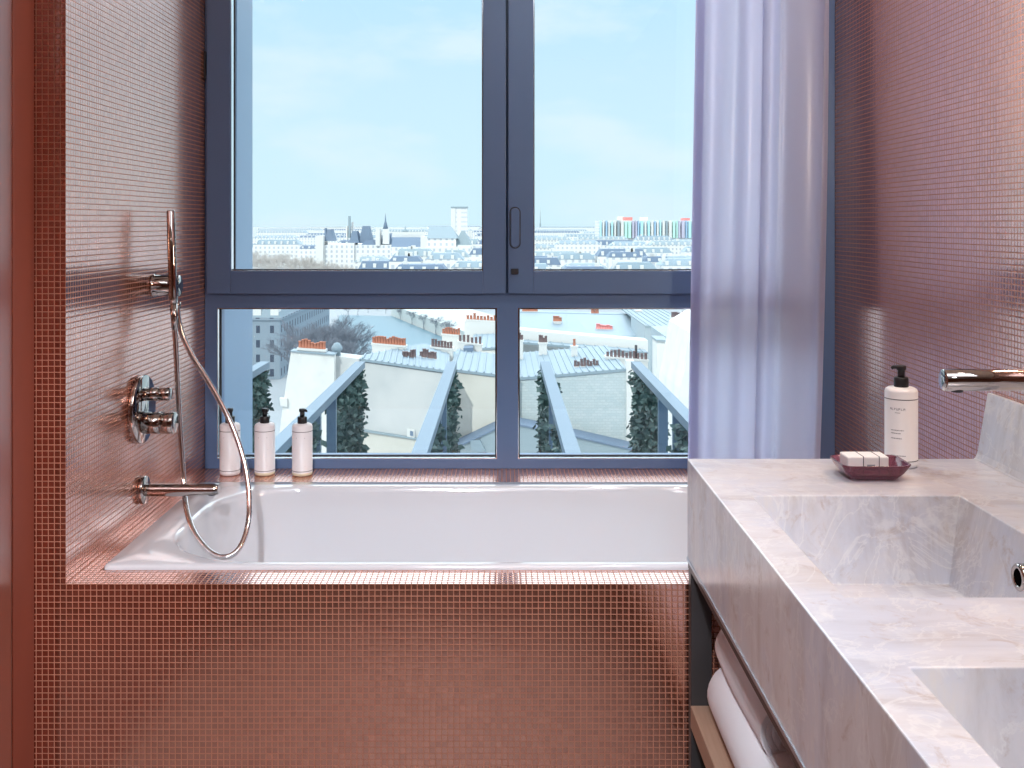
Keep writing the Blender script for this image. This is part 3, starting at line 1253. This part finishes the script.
def ivy_mesh(y0, y1, z0, z1, n, seed):
    rng = random.Random(seed)
    b = MB()
    for _ in range(n):
        c = Vector((rng.gauss(0, .035), rng.uniform(y0, y1), rng.uniform(z0, z1)))
        s = rng.uniform(.018, .042)
        d = Vector((rng.uniform(-1, 1), rng.uniform(-1, 1), rng.uniform(-1, .5))).normalized()
        e = d.orthogonal().normalized() * s
        d = d * s * 1.4
        b.face([c - d, c + e * .9 - d * .1, c + d, c - e * .9 - d * .1])
    return b


def screen():
    t = empty('trellis_screen', (0, 8, -2.45), group='trellis screens outside the window', cat='trellis screen', label='x')
    z = 2.45 - .26

    def bb(b, name, m):
        return b.build(name, m, t)
    b = MB(); b.box(-.055, .055, 3.90 - 8, 4.02, z - .075, z); bb(b, 'top_rail', M['beam'])
    for y in (9.15 - 8, 10.0 - 8):
        b = MB(); b.box(-.045, .045, y - .03, y + .03, 0, z - .075); bb(b, 'post', M['beam'])
    b = MB()
    for k in range(9):
        y = 4.0 - .22 * k
        b.tube([(0, y, 0), (0, y, z - .16)], .012, 6)
    bb(b, 'wires', M['steel'])
    tag(bb(ivy_mesh(2.1, 4.0, 0, z - .09, 5200, 3), 'ivy', M['ivy']), kind='stuff')
    tag(bb(ivy_mesh(-.2, 1.05, 0, z - .12, 3000, 8), 'ivy', M['ivy']), kind='stuff')
    return t


scr = screen()
SCR = [(-2.74, 'ivy-clad trellis screen beside the outer left jamb of the window'), (-1.638, 'ivy-clad trellis screen leading out below the white gable'),
       (-.577, 'ivy-clad trellis screen leading out along the beige blank wall'), (.496, 'ivy-clad trellis screen leading out to the grey brick wall'),
       (1.546, 'ivy-clad trellis screen leading out past the white corner pier')]
for k, (x, l) in enumerate(SCR):
    o = scr if k == 0 else copy_tree(scr)
    o.location.x = x
    o['label'] = l


def wallpoly(px, D, depth, m=0, b=None, ground=True):
    """a block whose front outline is the pixel polygon px at distance D; open bottoms run down to the street"""
    b = b or MB()
    pts = [P(x, y, D) for x, y in px]
    if ground:
        pts = pts + [Vector((pts[-1].x, D, G)), Vector((pts[0].x, D, G))]
    b.prism(pts, (0, depth, 0), m)
    return b


def rel(b, o):
    b.v = [(x - o.location.x, y - o.location.y, z - o.location.z) for x, y, z in b.v]
    return b


def pots(stack, root, px0, px1, y0, y1, D, n, m='pot', r=.13):
    """chimney pots standing on a stack; sub-parts of it"""
    rng = random.Random(int(px0 * 7 + D))
    for k in range(n):
        f = (k + .5) / n
        p = P(px0 + (px1 - px0) * f, y0 + (y1 - y0) * f, D)
        h = rng.uniform(.42, .75)
        b = MB()
        b.lathe([(r * 1.15, 0), (r, .06), (r * .85, h - .08), (r * 1.05, h - .06), (r * 1.05, h), (r * .6, h)], (p.x, p.y + .25, p.z - .02), 'z', 8)
        rel(b, root).build('chimney_pot', M[m], stack)


def stack(root, px0, px1, yt0, yt1, hpx, D, n, m='pot', wall='plaster', w=.6, r=.13):
    """masonry stack, top edge from (px0, yt0) to (px1, yt1)"""
    a, c = P(px0, yt0, D), P(px1, yt1, D)
    h = hpx * D / F
    b = MB()
    b.prism([a, c, c - Vector((0, 0, h)), a - Vector((0, 0, h))], (0, w, 0))
    b.prism([a + Vector((-.08, -.08, .10)), c + Vector((.08, -.08, .10)), c + Vector((.08, -.08, -.06)), a + Vector((-.08, -.08, -.06))], (0, w + .16, 0))
    s = rel(b, root).build('chimney_stack', M[wall], root)
    if n:
        g = .10 * F / D
        pots(s, root, px0, px1, yt0 - g, yt1 - g, D, n, m, r)
    return s


def house(name, label, px, D, depth, wall, cat='house'):
    t = empty(name, (P(sum(p[0] for p in px) / len(px), 300, D).x, D, G), label=label, cat=cat)
    rel(wallpoly(px, D, depth), t).build('walls', M[wall], t)
    return t


def flat_roof(t, px0, y0, px1, y1, D, depth, m='zinc', ribs=9, drop=0., over=.15):
    a, c = P(px0, y0, D), P(px1, y1, D)
    b = MB()
    up = Vector((0, 0, .22)); back = Vector((0, depth + over, -drop))
    f = Vector((0, -over, 0))
    b.prism([a + f, c + f, c + f + up, a + f + up], back)
    for k in range(ribs):
        q = a + (c - a) * ((k + .5) / ribs) + f + up
        b.prism([q + Vector((-.05, 0, -.02)), q + Vector((.05, 0, -.02)), q + Vector((.05, 0, .10)), q + Vector((-.05, 0, .10))], back)
    return rel(b, t).build('roof', M[m], t)


# -- white gable, far left of the near roofs
t = house('gable_house', 'sunlit white gable wall with a row of orange pots on top', [(279, 440), (281, 420), (286, 385), (291, 351.5), (334, 355)], 78.5, 1.0, 'oldwhite')
stack(t, 298, 325, 349, 351, 5, 78.7, 9)
b = MB(); b.prism([P(290.4, 350.6, 78.3), P(334.6, 354.2, 78.3), P(334.6, 355.4, 78.3), P(290.4, 351.8, 78.3)], (0, 1.3, 0)); rel(b, t).build('coping', M['zinc'], t)
b = MB(); b.prism([P(279.5, 398, 78.2), P(287, 399, 78.2), P(287, 407, 78.2), P(280.5, 406, 78.2)], (0, .4, 0)); rel(b, t).build('wall_bracket', M['plaster'], t)
t = house('side_wing', 'low pale wing joined on the right of the white gable', [(334.5, 356), (359, 359)], 79.5, 2.2, 'beige')
b = MB(); b.lathe([(.28, 0), (.28, .5), (.42, .55), (.42, .8), (.2, 1.1), (.0005, 1.15)], tuple(P(337, 356, 80) - Vector((0, 0, .1))), 'z', 12); rel(b, t).build('roof_vent', M['zinc'], t)

# -- beige blank wall in the middle of the left pane
t = house('beige_house', 'tall blank beige wall with a zinc roof in the lower left pane', [(359.5, 361.5), (449.3, 374)], 80, 1.2, 'beige')
q = [P(359.5, 361, 79.8), P(449.5, 373.5, 79.8), P(449.5, 351, 96), P(424, 345.5, 94), P(362, 357.5, 82)]
b = MB(); b.prism(q, (0, 0, .2))
for k in range(14):
    f = (k + .5) / 14
    u = q[0] + (q[1] - q[0]) * f
    w = (q[4] + (q[3] - q[4]) * f / .72) if f < .72 else (q[3] + (q[2] - q[3]) * (f - .72) / .28)
    b.prism([u + Vector((-.05, 0, .18)), u + Vector((.05, 0, .18)), u + Vector((.05, 0, .30)), u + Vector((-.05, 0, .30))], w - u)
rel(b, t).build('roof', M['zinc'], t)
b = MB(); b.prism([P(359.5, 430, 79.85), P(449.5, 444, 79.85), P(449.5, 490, 79.85), P(359.5, 490, 79.85)], (0, .2, 0)); rel(b, t).build('lower_wall', M['cream_wall'], t)
b = MB(); b.prism([P(359.5, 429.5, 79.6), P(449.5, 443.5, 79.6), P(449.5, 445, 79.6), P(359.5, 431, 79.6)], (0, .4, 0)); rel(b, t).build('string_course', M['lead'], t)
b = MB(); b.prism([P(407, 429, 79.7), P(414.5, 430.4, 79.7), P(414.5, 439, 79.7), P(407, 437.6, 79.7)], (0, .4, 0)); s = rel(b, t).build('window', M['plaster'], t)
b = MB(); b.prism([P(410, 431, 79.6), P(413, 431.6, 79.6), P(413, 436, 79.6), P(410, 435.4, 79.6)], (0, .2, 0)); rel(b, t).build('pane', M['slate'], s)
stack(t, 372, 405.5, 344.0, 347, 11, 88, 12, w=1.0)
stack(t, 402, 415.5, 358.5, 360, 7, 84, 5, 'darkpot')
stack(t, 420, 436, 358, 360.5, 9, 85, 6, 'darkpot', r=.16)
stack(t, 431, 452.5, 347.5, 350, 13, 92, 7, 'darkpot', w=1.8)
stack(t, 442, 460, 334.5, 336, 16, 103, 7, w=.8)

# -- cream wall left of the mullion
t = house('cream_house', 'cream rendered house wall just left of the centre mullion', [(449.8, 371.5), (518.2, 380)], 85, 12, 'cream_wall')
flat_roof(t, 449.8, 371, 518.2, 379.5, 85, 13, ribs=9)
b = MB(); b.prism([P(454, 362, 93), P(505, 366, 93), P(505, 378, 93), P(454, 374, 93)], (0, .6, 0)); rel(b, t).build('parapet', M['plaster'], t)
stack(t, 458, 482, 342, 345.5, 20, 99, 6, 'darkpot', w=.9)
b = MB(); b.prism([P(463.5, 348, 97), P(473, 347.5, 97), P(473, 360, 97), P(463.5, 360, 97)], (0, 2, 0)); s = rel(b, t).build('dormer', M['slate'], t)
b = MB(); b.prism([P(466, 352, 96.9), P(471, 352, 96.9), P(471, 358, 96.9), P(466, 358, 96.9)], (0, .2, 0)); rel(b, t).build('pane', M['far_white'], s)
b = MB(); b.prism([P(486, 366, 90), P(497, 367, 90), P(497, 372, 90), P(486, 371, 90)], (0, 1, 0)); rel(b, t).build('roof_hatch', M['plaster'], t)

# -- white stacks behind
t = house('white_house', 'bright white block with pots behind the cream house', [(464.5, 321), (503, 323)], 118, 9, 'plaster')
stack(t, 466, 500, 320, 322, 5, 118.2, 10, w=.8, r=.17)
t = house('blue_roof_house', 'small house with pale zinc roof between the white blocks', [(470, 351), (520, 349)], 104, 12, 'far_cream')
flat_roof(t, 470, 350.5, 520, 348.5, 104, 13, ribs=8)

# -- grey brick wall in the right pane
t = house('brick_house', 'long grey brick wall with a white corner pier in the lower right pane', [(518.6, 380.5), (556, 377), (626.5, 371)], 86, 14, 'brick')
flat_roof(t, 518.6, 380, 626.5, 371, 86, 16, 'zinc', 16)
b = MB(); wallpoly([(626.5, 361), (634.2, 361)], 85.6, 1.0, b=b); rel(b, t).build('corner_pier', M['plaster'], t)
stack(t, 606, 648, 357.5, 361, 14, 92, 11, 'darkpot', w=1.2)
stack(t, 574, 599, 368, 367, 6, 89, 8, 'darkpot')
stack(t, 571.5, 577.5, 347, 347, 14, 96, 1)
stack(t, 539, 547, 343.5, 343.5, 26, 99, 4, 'darkpot')
b = MB(); b.tube([P(636, 345, 92.5), P(636, 362, 92.5)], .12, 8); rel(b, t).build('flue_pipe', M['steel'], t)
stack(t, 518.5, 523, 341, 341, 24, 97, 2, 'darkpot')

# -- low dark gable house in front of the two walls
t = empty('low_house', (P(530, 300, 82).x, 82, G), label='low grey gable roof at the foot of the cream and brick walls', cat='house')
rel(wallpoly([(436, 456), (458, 447), (497, 428.5), (508, 423), (518, 425), (548, 431), (580, 438), (628, 449), (640, 452)], 82, 2.6), t).build('walls', M['lead'], t)
b = MB()
for q in (((436, 455), (458, 446), (497, 427.5), (508, 422)), ((508, 422), (518, 424), (548, 430), (580, 437), (628, 448), (640, 451))):
    for u, w in zip(q, q[1:]):
        b.prism([P(*u, 81.8), P(*w, 81.8), P(w[0], w[1] + 1.6, 81.8), P(u[0], u[1] + 1.6, 81.8)], (0, 3, 0))
rel(b, t).build('roof_edge', M['slate'], t)
b = MB(); b.prism([P(470, 441, 81.6), P(480, 440, 81.6), P(486, 452, 81.6), P(472, 453, 81.6)], (0, .5, 0)); rel(b, t).build('skylight', M['zinc'], t)

# -- long white parapet and zinc roofs behind
t = house('parapet_house', 'long white parapet with a broad zinc roof above the brick wall', [(512, 329), (560, 333.5), (648, 341)], 116, 3, 'plaster')
flat_roof(t, 512, 343, 648, 354, 113.4, 2.3, ribs=12)
t = house('zinc_roof_house', 'wide zinc mansard house beyond the white parapet', [(512, 335), (655, 339)], 136, 26, 'far_cream')
b = MB()
b.prism([P(510, 335, 136), P(655, 338, 136), P(646, 317, 150), P(520, 314, 150)], (0, .3, .2))
b.prism([P(520, 314, 150), P(646, 317, 150), P(646, 315.5, 162), P(520, 312, 162)], (0, .3, .3))
rel(b, t).build('roof', M['zinc'], t)
stack(t, 523, 537, 312, 312, 12, 151, 6, w=1.2, r=.3)
stack(t, 554, 561, 322, 322, 9, 143, 3, w=1.2, r=.3)
stack(t, 597, 612, 329.5, 330, 6, 140, 6, 'red', w=1.2, r=.3)
stack(t, 591, 599, 314, 314, 12, 152, 2, w=1.2, r=.3)
stack(t, 636, 642, 311, 311, 24, 148, 0, w=1.2)
t = house('slate_roof_house', 'house with a dark slate roof right of the wide zinc roof', [(645, 327), (700, 330)], 128, 14, 'greywall')
flat_roof(t, 645, 327, 700, 330, 128, 30, 'lead', 8)
stack(t, 672, 680, 318, 318, 14, 134, 3, 'darkpot', w=1.2, r=.25)
stack(t, 682, 690, 315, 315, 20, 138, 2, 'darkpot', wall='slate', w=1.5, r=.25)

# -- tower like stack and walls at the right edge of the pane
t = house('chimney_tower', 'tall narrow white chimney tower near the curtain', [(657, 341), (668, 341.5)], 77, 2.4, 'oldwhite', 'chimney')
b = MB(); b.prism([P(656.3, 339.6, 76.8), P(668.7, 340.1, 76.8), P(668.7, 342, 76.8), P(656.3, 341.5, 76.8)], (0, 2.8, 0)); rel(b, t).build('cap', M['lead'], t)
t = house('grey_house', 'pale grey house wall right of the chimney tower', [(668.5, 338.5), (700, 337)], 84, 10, 'greywall')
t = house('dark_house', 'dark slate clad lower wall below the pale grey house', [(668.5, 378.5), (684, 378.5)], 73, 3, 'slate')
t = house('side_gable', 'cream white gable wall half hidden by the curtain', [(675, 455), (676.5, 432), (680.5, 390), (684.5, 371), (691, 333), (715, 318), (790, 322)], 61, 8, 'oldwhite')

# ------------------------------------------------------------------ river, quay, trees
def Wp(px, py, z=G):
    D = (EYE - z) * F / (py - 223)
    return Vector(((px - 502) * D / F, D, z))


b = MB(); b.prism([Wp(340, 315, G + .25), Wp(392, 316, G + .25), Wp(466, 347, G + .25), Wp(600, 405, G + .25), Wp(285, 405, G + .25)], (0, 0, -.2))
tag(b.build('river', M['water']), 'blue-green river bend between the bare trees and the quay', 'river', kind='structure')
b = MB()
e0, e1 = Wp(391, 315.5), Wp(470, 348)
side = Vector((26, 6, 0))
b.prism([e0, e1, e1 + side, e0 + side], (0, 0, 3.0))
b.prism([e0 + Vector((0, 0, 3)), e1 + Vector((0, 0, 3)), e1 + Vector((.8, .2, 3)), e0 + Vector((.8, .2, 3))], (0, 0, 1.0))
tag(b.build('quay', M['quay']), 'pale stone quay along the right bank of the river', 'quay', kind='structure')


def bare_tree(name, label, group, loc, h, seed, m, spread=.34, mesh=None):
    t = empty(name, loc, label=label, cat='tree', group=group)
    if mesh:
        for nm, me in mesh:
            o = bpy.data.objects.new(nm, me); COL.objects.link(o); o.parent = t
        return t
    rng = random.Random(seed)
    b = MB(); b.tube([(0, 0, 0), (.1, 0, h * .18), (0, .1, h * .42)], [h * .022, h * .017, h * .011], 7)
    tr = b.build('trunk', m, t)
    b = MB()

    def grow(p, d, L, r, lev):
        q = p + d * L
        u = d.orthogonal().normalized()
        w = d.cross(u)
        a = [p + (u * math.cos(2 * PI * k / 3) + w * math.sin(2 * PI * k / 3)) * r for k in range(3)]
        c = [q + (u * math.cos(2 * PI * k / 3) + w * math.sin(2 * PI * k / 3)) * r * .55 for k in range(3)]
        for k in range(3):
            n = (k + 1) % 3
            b.face([a[k], a[n], c[n], c[k]])
        if lev == 0:
            return
        for _ in range(4 if lev > 1 else 5):
            e = (d + Vector((rng.gauss(0, .55), rng.gauss(0, .55), rng.gauss(.12, .35)))).normalized()
            grow(p + d * L * rng.uniform(.5, 1), e, L * rng.uniform(.55, .8), r * .6, lev - 1)
    for k in range(6):
        a = 2 * PI * k / 6 + rng.random()
        d = Vector((math.cos(a) * spread * 2, math.sin(a) * spread * 2, 1)).normalized()
        grow(Vector((0, 0, h * rng.uniform(.25, .42))), d, h * .24, h * .008, 4)
    b.build('branches', m, t)
    return t


def tree_row(name, label, group, spots, m, seed):
    protos = []
    for k, (px, py, D) in enumerate(spots):
        p = P(px, py, D)
        h = p.z - G
        if k < 2:
            t = bare_tree(name, label, group, (p.x, D, G), h, seed + k, m)
            protos.append((t, h))
        else:
            src, h0 = protos[k % 2]
            t = copy_tree(src)
            t.location = (p.x, D, G)
            t.rotation_euler.z = k * 1.3
            s = h / h0
            t.scale = (s, s, s)
        t['label'] = label


tree_row('bare_tree', 'leafless blue-grey tree on the river bank beyond the white gable', 'bare trees on the near bank',
         [(306, 312, 216), (318, 309, 205), (329, 307, 222), (339, 311, 210), (350, 310, 235), (296, 318, 200), (324, 322, 188), (341, 324, 192), (333, 316, 215), (347, 317, 212)], M['bluetwig'], 11)
tree_row('winter_tree', 'leafless beige tree in the band left of the city hall', 'beige winter trees by the river',
         [(252, 247, 560), (259, 245, 600), (267, 246, 575), (275, 248, 590), (283, 247, 560), (291, 249, 610), (299, 250, 570), (307, 251, 560), (314, 254, 580),
          (321, 256, 550), (329, 257, 560), (338, 258, 540), (348, 259, 550), (263, 256, 470), (280, 257, 480), (297, 259, 470), (313, 261, 480), (346, 263, 445)], M['twig'], 31)
tree_row('quay_tree', 'leafless tree on the far bank of the river', 'trees on the far bank of the river',
         [(368, 304, 400), (377, 303, 410), (386, 304, 395), (358, 302, 390), (348, 303, 380), (400, 306, 372), (412, 309, 352), (424, 311, 338), (436, 314, 322), (448, 316, 308)], M['bluetwig'], 51)

# -- stone apartment house on the left, in shade
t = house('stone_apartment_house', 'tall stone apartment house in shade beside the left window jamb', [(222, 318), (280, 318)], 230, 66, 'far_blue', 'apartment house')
x0, x1 = P(222, 318, 230).x, P(280, 318, 230).x
z0 = P(222, 318, 230).z
b = MB()
rows = [[(x0, 230, z0), (x1, 230, z0), (x1, 296, z0), (x0, 296, z0)], [(x0 + 1, 231.2, z0 + 3.4), (x1 - 1, 231.2, z0 + 3.4), (x1 - 1, 295, z0 + 3.4), (x0 + 1, 295, z0 + 3.4)],
        [(x0 + 4, 234, z0 + 4.6), (x1 - 4, 234, z0 + 4.6), (x1 - 4, 292, z0 + 4.6), (x0 + 4, 292, z0 + 4.6)]]
b.grid([[Vector(p) for p in r] for r in rows], closed=True, smooth=False); b.face(rows[-1])
rel(b, t).build('roof', M['zinc'], t)
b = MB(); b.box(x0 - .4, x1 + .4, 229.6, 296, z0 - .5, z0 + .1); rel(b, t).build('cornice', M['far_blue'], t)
for k in range(3):
    xx = x0 + (x1 - x0) * (.3 + .3 * k)
    b = MB(); b.box(xx - .9, xx + .9, 230.2, 233, z0 + .2, z0 + 2.6); rel(b, t).build('dormer', M['plaster'], t)


# ------------------------------------------------------------------ landmarks on the skyline
def block(root, name, px0, px1, y0, y1, D, depth, m):
    a, c = P(px0, y1, D), P(px1, y0, D)
    b = MB(); b.box(a.x, c.x, D, D + depth, a.z, c.z)
    return rel(b, root).build(name, M[m], root)


def spire(root, name, px, w, y0, y1, D, m, n=4):
    p = P(px, y1, D); top = P(px, y0, D)
    r = w * D / F / 2
    b = MB(); b.lathe([(r, p.z), (r * .55, p.z + (top.z - p.z) * .35), (r * .35, p.z + (top.z - p.z) * .42), (.01, top.z)], (p.x, D + r, 0), 'z', n)
    return rel(b, root).build(name, M[m], root)


def pavilion(root, px0, px1, yt, yb, D, depth, m='slate', ins=.28):
    a, c = P(px0, yb, D), P(px1, yt, D)
    w = (c.x - a.x) * ins
    b = MB()
    rows = [[(a.x, D, a.z), (c.x, D, a.z), (c.x, D + depth, a.z), (a.x, D + depth, a.z)], [(a.x + w, D + w, c.z), (c.x - w, D + w, c.z), (c.x - w, D + depth - w, c.z), (a.x + w, D + depth - w, c.z)]]
    b.grid([[Vector(p) for p in r] for r in rows], closed=True, smooth=False); b.face(rows[-1])
    return rel(b, root).build('pavilion_roof', M[m], root)


D = 720
t = empty('city_hall', (P(355, 240, D).x, D, G), label='ornate white city hall with steep slate pavilions and a thin central spire', cat='public building')
gy = 223 + 34.6 * F / D
block(t, 'facade', 316, 398, 245, gy, D, 60, 'far_white')
block(t, 'corner_tower', 315.5, 323, 236, gy, D - 4, 20, 'plaster')
block(t, 'corner_tower', 346, 354, 243, gy, D - 3, 20, 'far_white')
block(t, 'corner_tower', 375.5, 379.5, 229, 246, D - 2, 12, 'plaster')
pavilion(t, 323, 334, 229.5, 241, D + 3, 14)
pavilion(t, 349, 359, 231, 243, D + 2, 14)
pavilion(t, 358.5, 371, 226, 243, D + 6, 18)
pavilion(t, 360, 377, 240, 246.5, D + 1, 14)
pavilion(t, 378, 394, 233.5, 246, D + 10, 22)
block(t, 'chimney_stack', 348.2, 350.0, 216, 238, D + 4, 4, 'lead')
block(t, 'chimney_stack', 351.5, 353.0, 222, 238, D + 8, 4, 'plaster')
block(t, 'chimney_stack', 324.5, 326.2, 228, 236, D + 4, 4, 'slate')
block(t, 'chimney_stack', 331.2, 332.8, 229, 238, D + 4, 4, 'slate')
block(t, 'chimney_stack', 346.0, 347.4, 226, 240, D + 4, 4, 'plaster')
block(t, 'bell_tower', 382.6, 388.4, 229, 244, D + 3, 7, 'plaster')
spire(t, 'spire', 385.2, 5.2, 212.5, 229, D + 3, 'slate', 8)

D = 640
t = empty('church', (P(432, 240, D).x, D, G), label='pale church with a long blue-grey roof and hipped choir', cat='church')
gy = 223 + 34.6 * F / D
block(t, 'nave', 391, 425, 247, gy, D + 14, 22, 'far_white')


def gable_roof(root, px0, px1, yr, ye, D, depth, m, hip0=0, hip1=0, name='roof'):
    a, c = P(px0, ye, D), P(px1, ye, D)
    zr = P(px0, yr, D).z
    h0, h1 = hip0 * (c.x - a.x), hip1 * (c.x - a.x)
    A, B, C_, D_ = Vector((a.x, D, a.z)), Vector((c.x, D, a.z)), Vector((c.x, D + depth, a.z)), Vector((a.x, D + depth, a.z))
    R0, R1 = Vector((a.x + h0, D + depth / 2, zr)), Vector((c.x - h1, D + depth / 2, zr))
    b = MB(); b.face([A, B, R1, R0]); b.face([C_, D_, R0, R1]); b.face([D_, A, R0]); b.face([B, C_, R1]); b.face([A, D_, C_, B])
    return rel(b, root).build(name, M[m], root)


gable_roof(t, 391, 423, 237.5, 247.5, D + 14, 22, 'slate')
block(t, 'ridge_cap', 392, 424, 233.5, 237.2, D + 30, 8, 'plaster')
block(t, 'gable_end', 420.5, 427, 237, gy, D + 12, 24, 'plaster')
block(t, 'choir', 427, 456, 238, gy, D, 26, 'far_white')
gable_roof(t, 427, 458, 226.5, 238.5, D - 1, 28, 'lead', .02, .25)
pavilion(t, 454, 471, 231, 245, D + 4, 22, 'lead', .42)
spire(t, 'dome', 405, 7, 226, 232, D + 60, 'lead', 10)
block(t, 'aisle', 425, 470, 247, gy, D - 8, 8, 'far_white')

D = 950
t = empty('tower_block', (P(459, 240, D).x, D, G), label='square pale tower block rising alone above the church roof', cat='tower')
gy = 223 + 34.6 * F / D
block(t, 'tower_shaft', 451.5, 467, 208, gy, D, 16, 'tower')
block(t, 'corner_pier', 451, 455.5, 208.4, gy, D - 1, 3, 'plaster')
block(t, 'parapet', 450.8, 467.5, 206.6, 208, D - 1, 18, 'lead')

D = 1150
t = empty('cultural_centre', (P(650, 230, D).x, D, G), label='long cultural centre striped with cyan pipes and two red roof units', cat='public building')
gy = 223 + 34.6 * F / D
block(t, 'body', 599, 720, 220.5, gy, D, 50, 'far_white')
rng = random.Random(4)
px = 600.0
k = 0
seq = ['cyan', 'plaster', 'bluep', 'plaster', 'cyan', 'plaster', 'lead', 'plaster', 'green', 'green', 'purple', 'purple', 'bluep', 'cyan', 'plaster']
while px < 716:
    w = rng.choice((1.6, 2.2, 2.8))
    m = seq[k % len(seq)]
    block(t, 'pipe', px, px + w, 220.3 + rng.uniform(0, 1.4), 238, D - 4 - rng.uniform(0, 3), 5, m)
    px += w + rng.uniform(.6, 1.6)
    k += 1
block(t, 'roof_unit', 624, 632.5, 217.2, 221.5, D + 2, 12, 'red')
block(t, 'roof_unit', 682.5, 690, 218.0, 221.8, D + 2, 12, 'red')
block(t, 'roof_unit', 618, 624, 216.5, 220.6, D + 14, 12, 'plaster')
block(t, 'roof_unit', 641, 648, 217.2, 220.6, D + 14, 12, 'plaster')
for yy in (225.0, 229.5, 234.0):
    block(t, 'gallery', 599, 720, yy, yy + .7, D - 2, 3, 'plaster')

D = 3400
t = empty('lattice_mast', (P(540.4, 225, D).x, D, G), label='faint slim mast on the horizon right of the mullion', cat='tower')
spire(t, 'mast', 540.4, 2.6, 207, 223 + 34.6 * F / D, D, 'lead', 4)

# ------------------------------------------------------------------ ordinary houses filling the city
KINDS = [('city_house', 'distant pale stone house with a blue-grey slate roof', 'slate roofed houses of the far city', 'far_white', 'slate'),
         ('city_block', 'distant pale block with a light zinc roof', 'zinc roofed blocks of the far city', 'far_white', 'zinc'),
         ('cream_block', 'distant cream block with a grey lead roof', 'lead roofed cream blocks of the far city', 'far_cream', 'lead')]
rng = random.Random(77)


def city_house(x, D, w, dep, hh, kind, rh):
    nm, lab, grp, wm, rm = KINDS[kind]
    b = MB()
    z = G + hh
    b.box(x - w / 2, x + w / 2, D, D + dep, G, z, 0)
    i = min(w, dep) * (.12 if kind == 0 else .2)
    rows = [[Vector(p) for p in ((x - w / 2 - .2, D - .2, z), (x + w / 2 + .2, D - .2, z), (x + w / 2 + .2, D + dep + .2, z), (x - w / 2 - .2, D + dep + .2, z))],
            [Vector(p) for p in ((x - w / 2 + i, D + i * 1.3, z + rh), (x + w / 2 - i, D + i * 1.3, z + rh), (x + w / 2 - i, D + dep - i, z + rh), (x - w / 2 + i, D + dep - i, z + rh))]]
    b.grid(rows, 1, True, False); b.face(rows[1], 1)
    for k in range(rng.choice((1, 2, 2, 3))):
        cx = x + rng.uniform(-.42, .42) * w
        cw = rng.uniform(.8, 2.4)
        b.box(cx - cw / 2, cx + cw / 2, D + dep * .3, D + dep * .3 + 1, z, z + rh + rng.uniform(.8, 2.0), 2)
    for k in range(int(w / 5)):                       # dormers
        cx = x - w / 2 + 2.5 + k * 5
        b.box(cx - .7, cx + .7, D + .2, D + i * 1.3 + .4, z + .2, z + rh * .7, 2)
    b.v = [(p[0] - x, p[1] - D, p[2] - G) for p in b.v]
    o = b.build(nm, [M[wm], M[rm], M['plaster']], loc=(x, D, G))
    tag(o, lab, 'house', grp)


ROWS = [(430, 19, 395, 700), (480, 17, 356, 700), (545, 22, 352, 700), (620, 24, 480, 700), (820, 34, 250, 700), (880, 40, 250, 596),
        (1020, 44, 470, 700), (1300, 60, 250, 700), (1700, 80, 250, 600), (2300, 120, 250, 700), (3200, 190, 250, 700)]
for D, w, p0, p1 in ROWS:
    px = p0
    while px < p1:
        ww = w * rng.uniform(.7, 1.25)
        wpx = ww * F / D
        hh = rng.uniform(13, 18.5) + max(0, (D - 900)) * .0022
        dd = D + rng.uniform(-.03, .03) * D
        city_house((px + wpx / 2 - 502) * D / F, dd, ww, rng.uniform(10, 16) * (1 + D / 2500), hh, rng.choice((0, 1, 1, 2)), rng.uniform(2.2, 4.2))
        px += wpx * rng.uniform(1.03, 1.14)
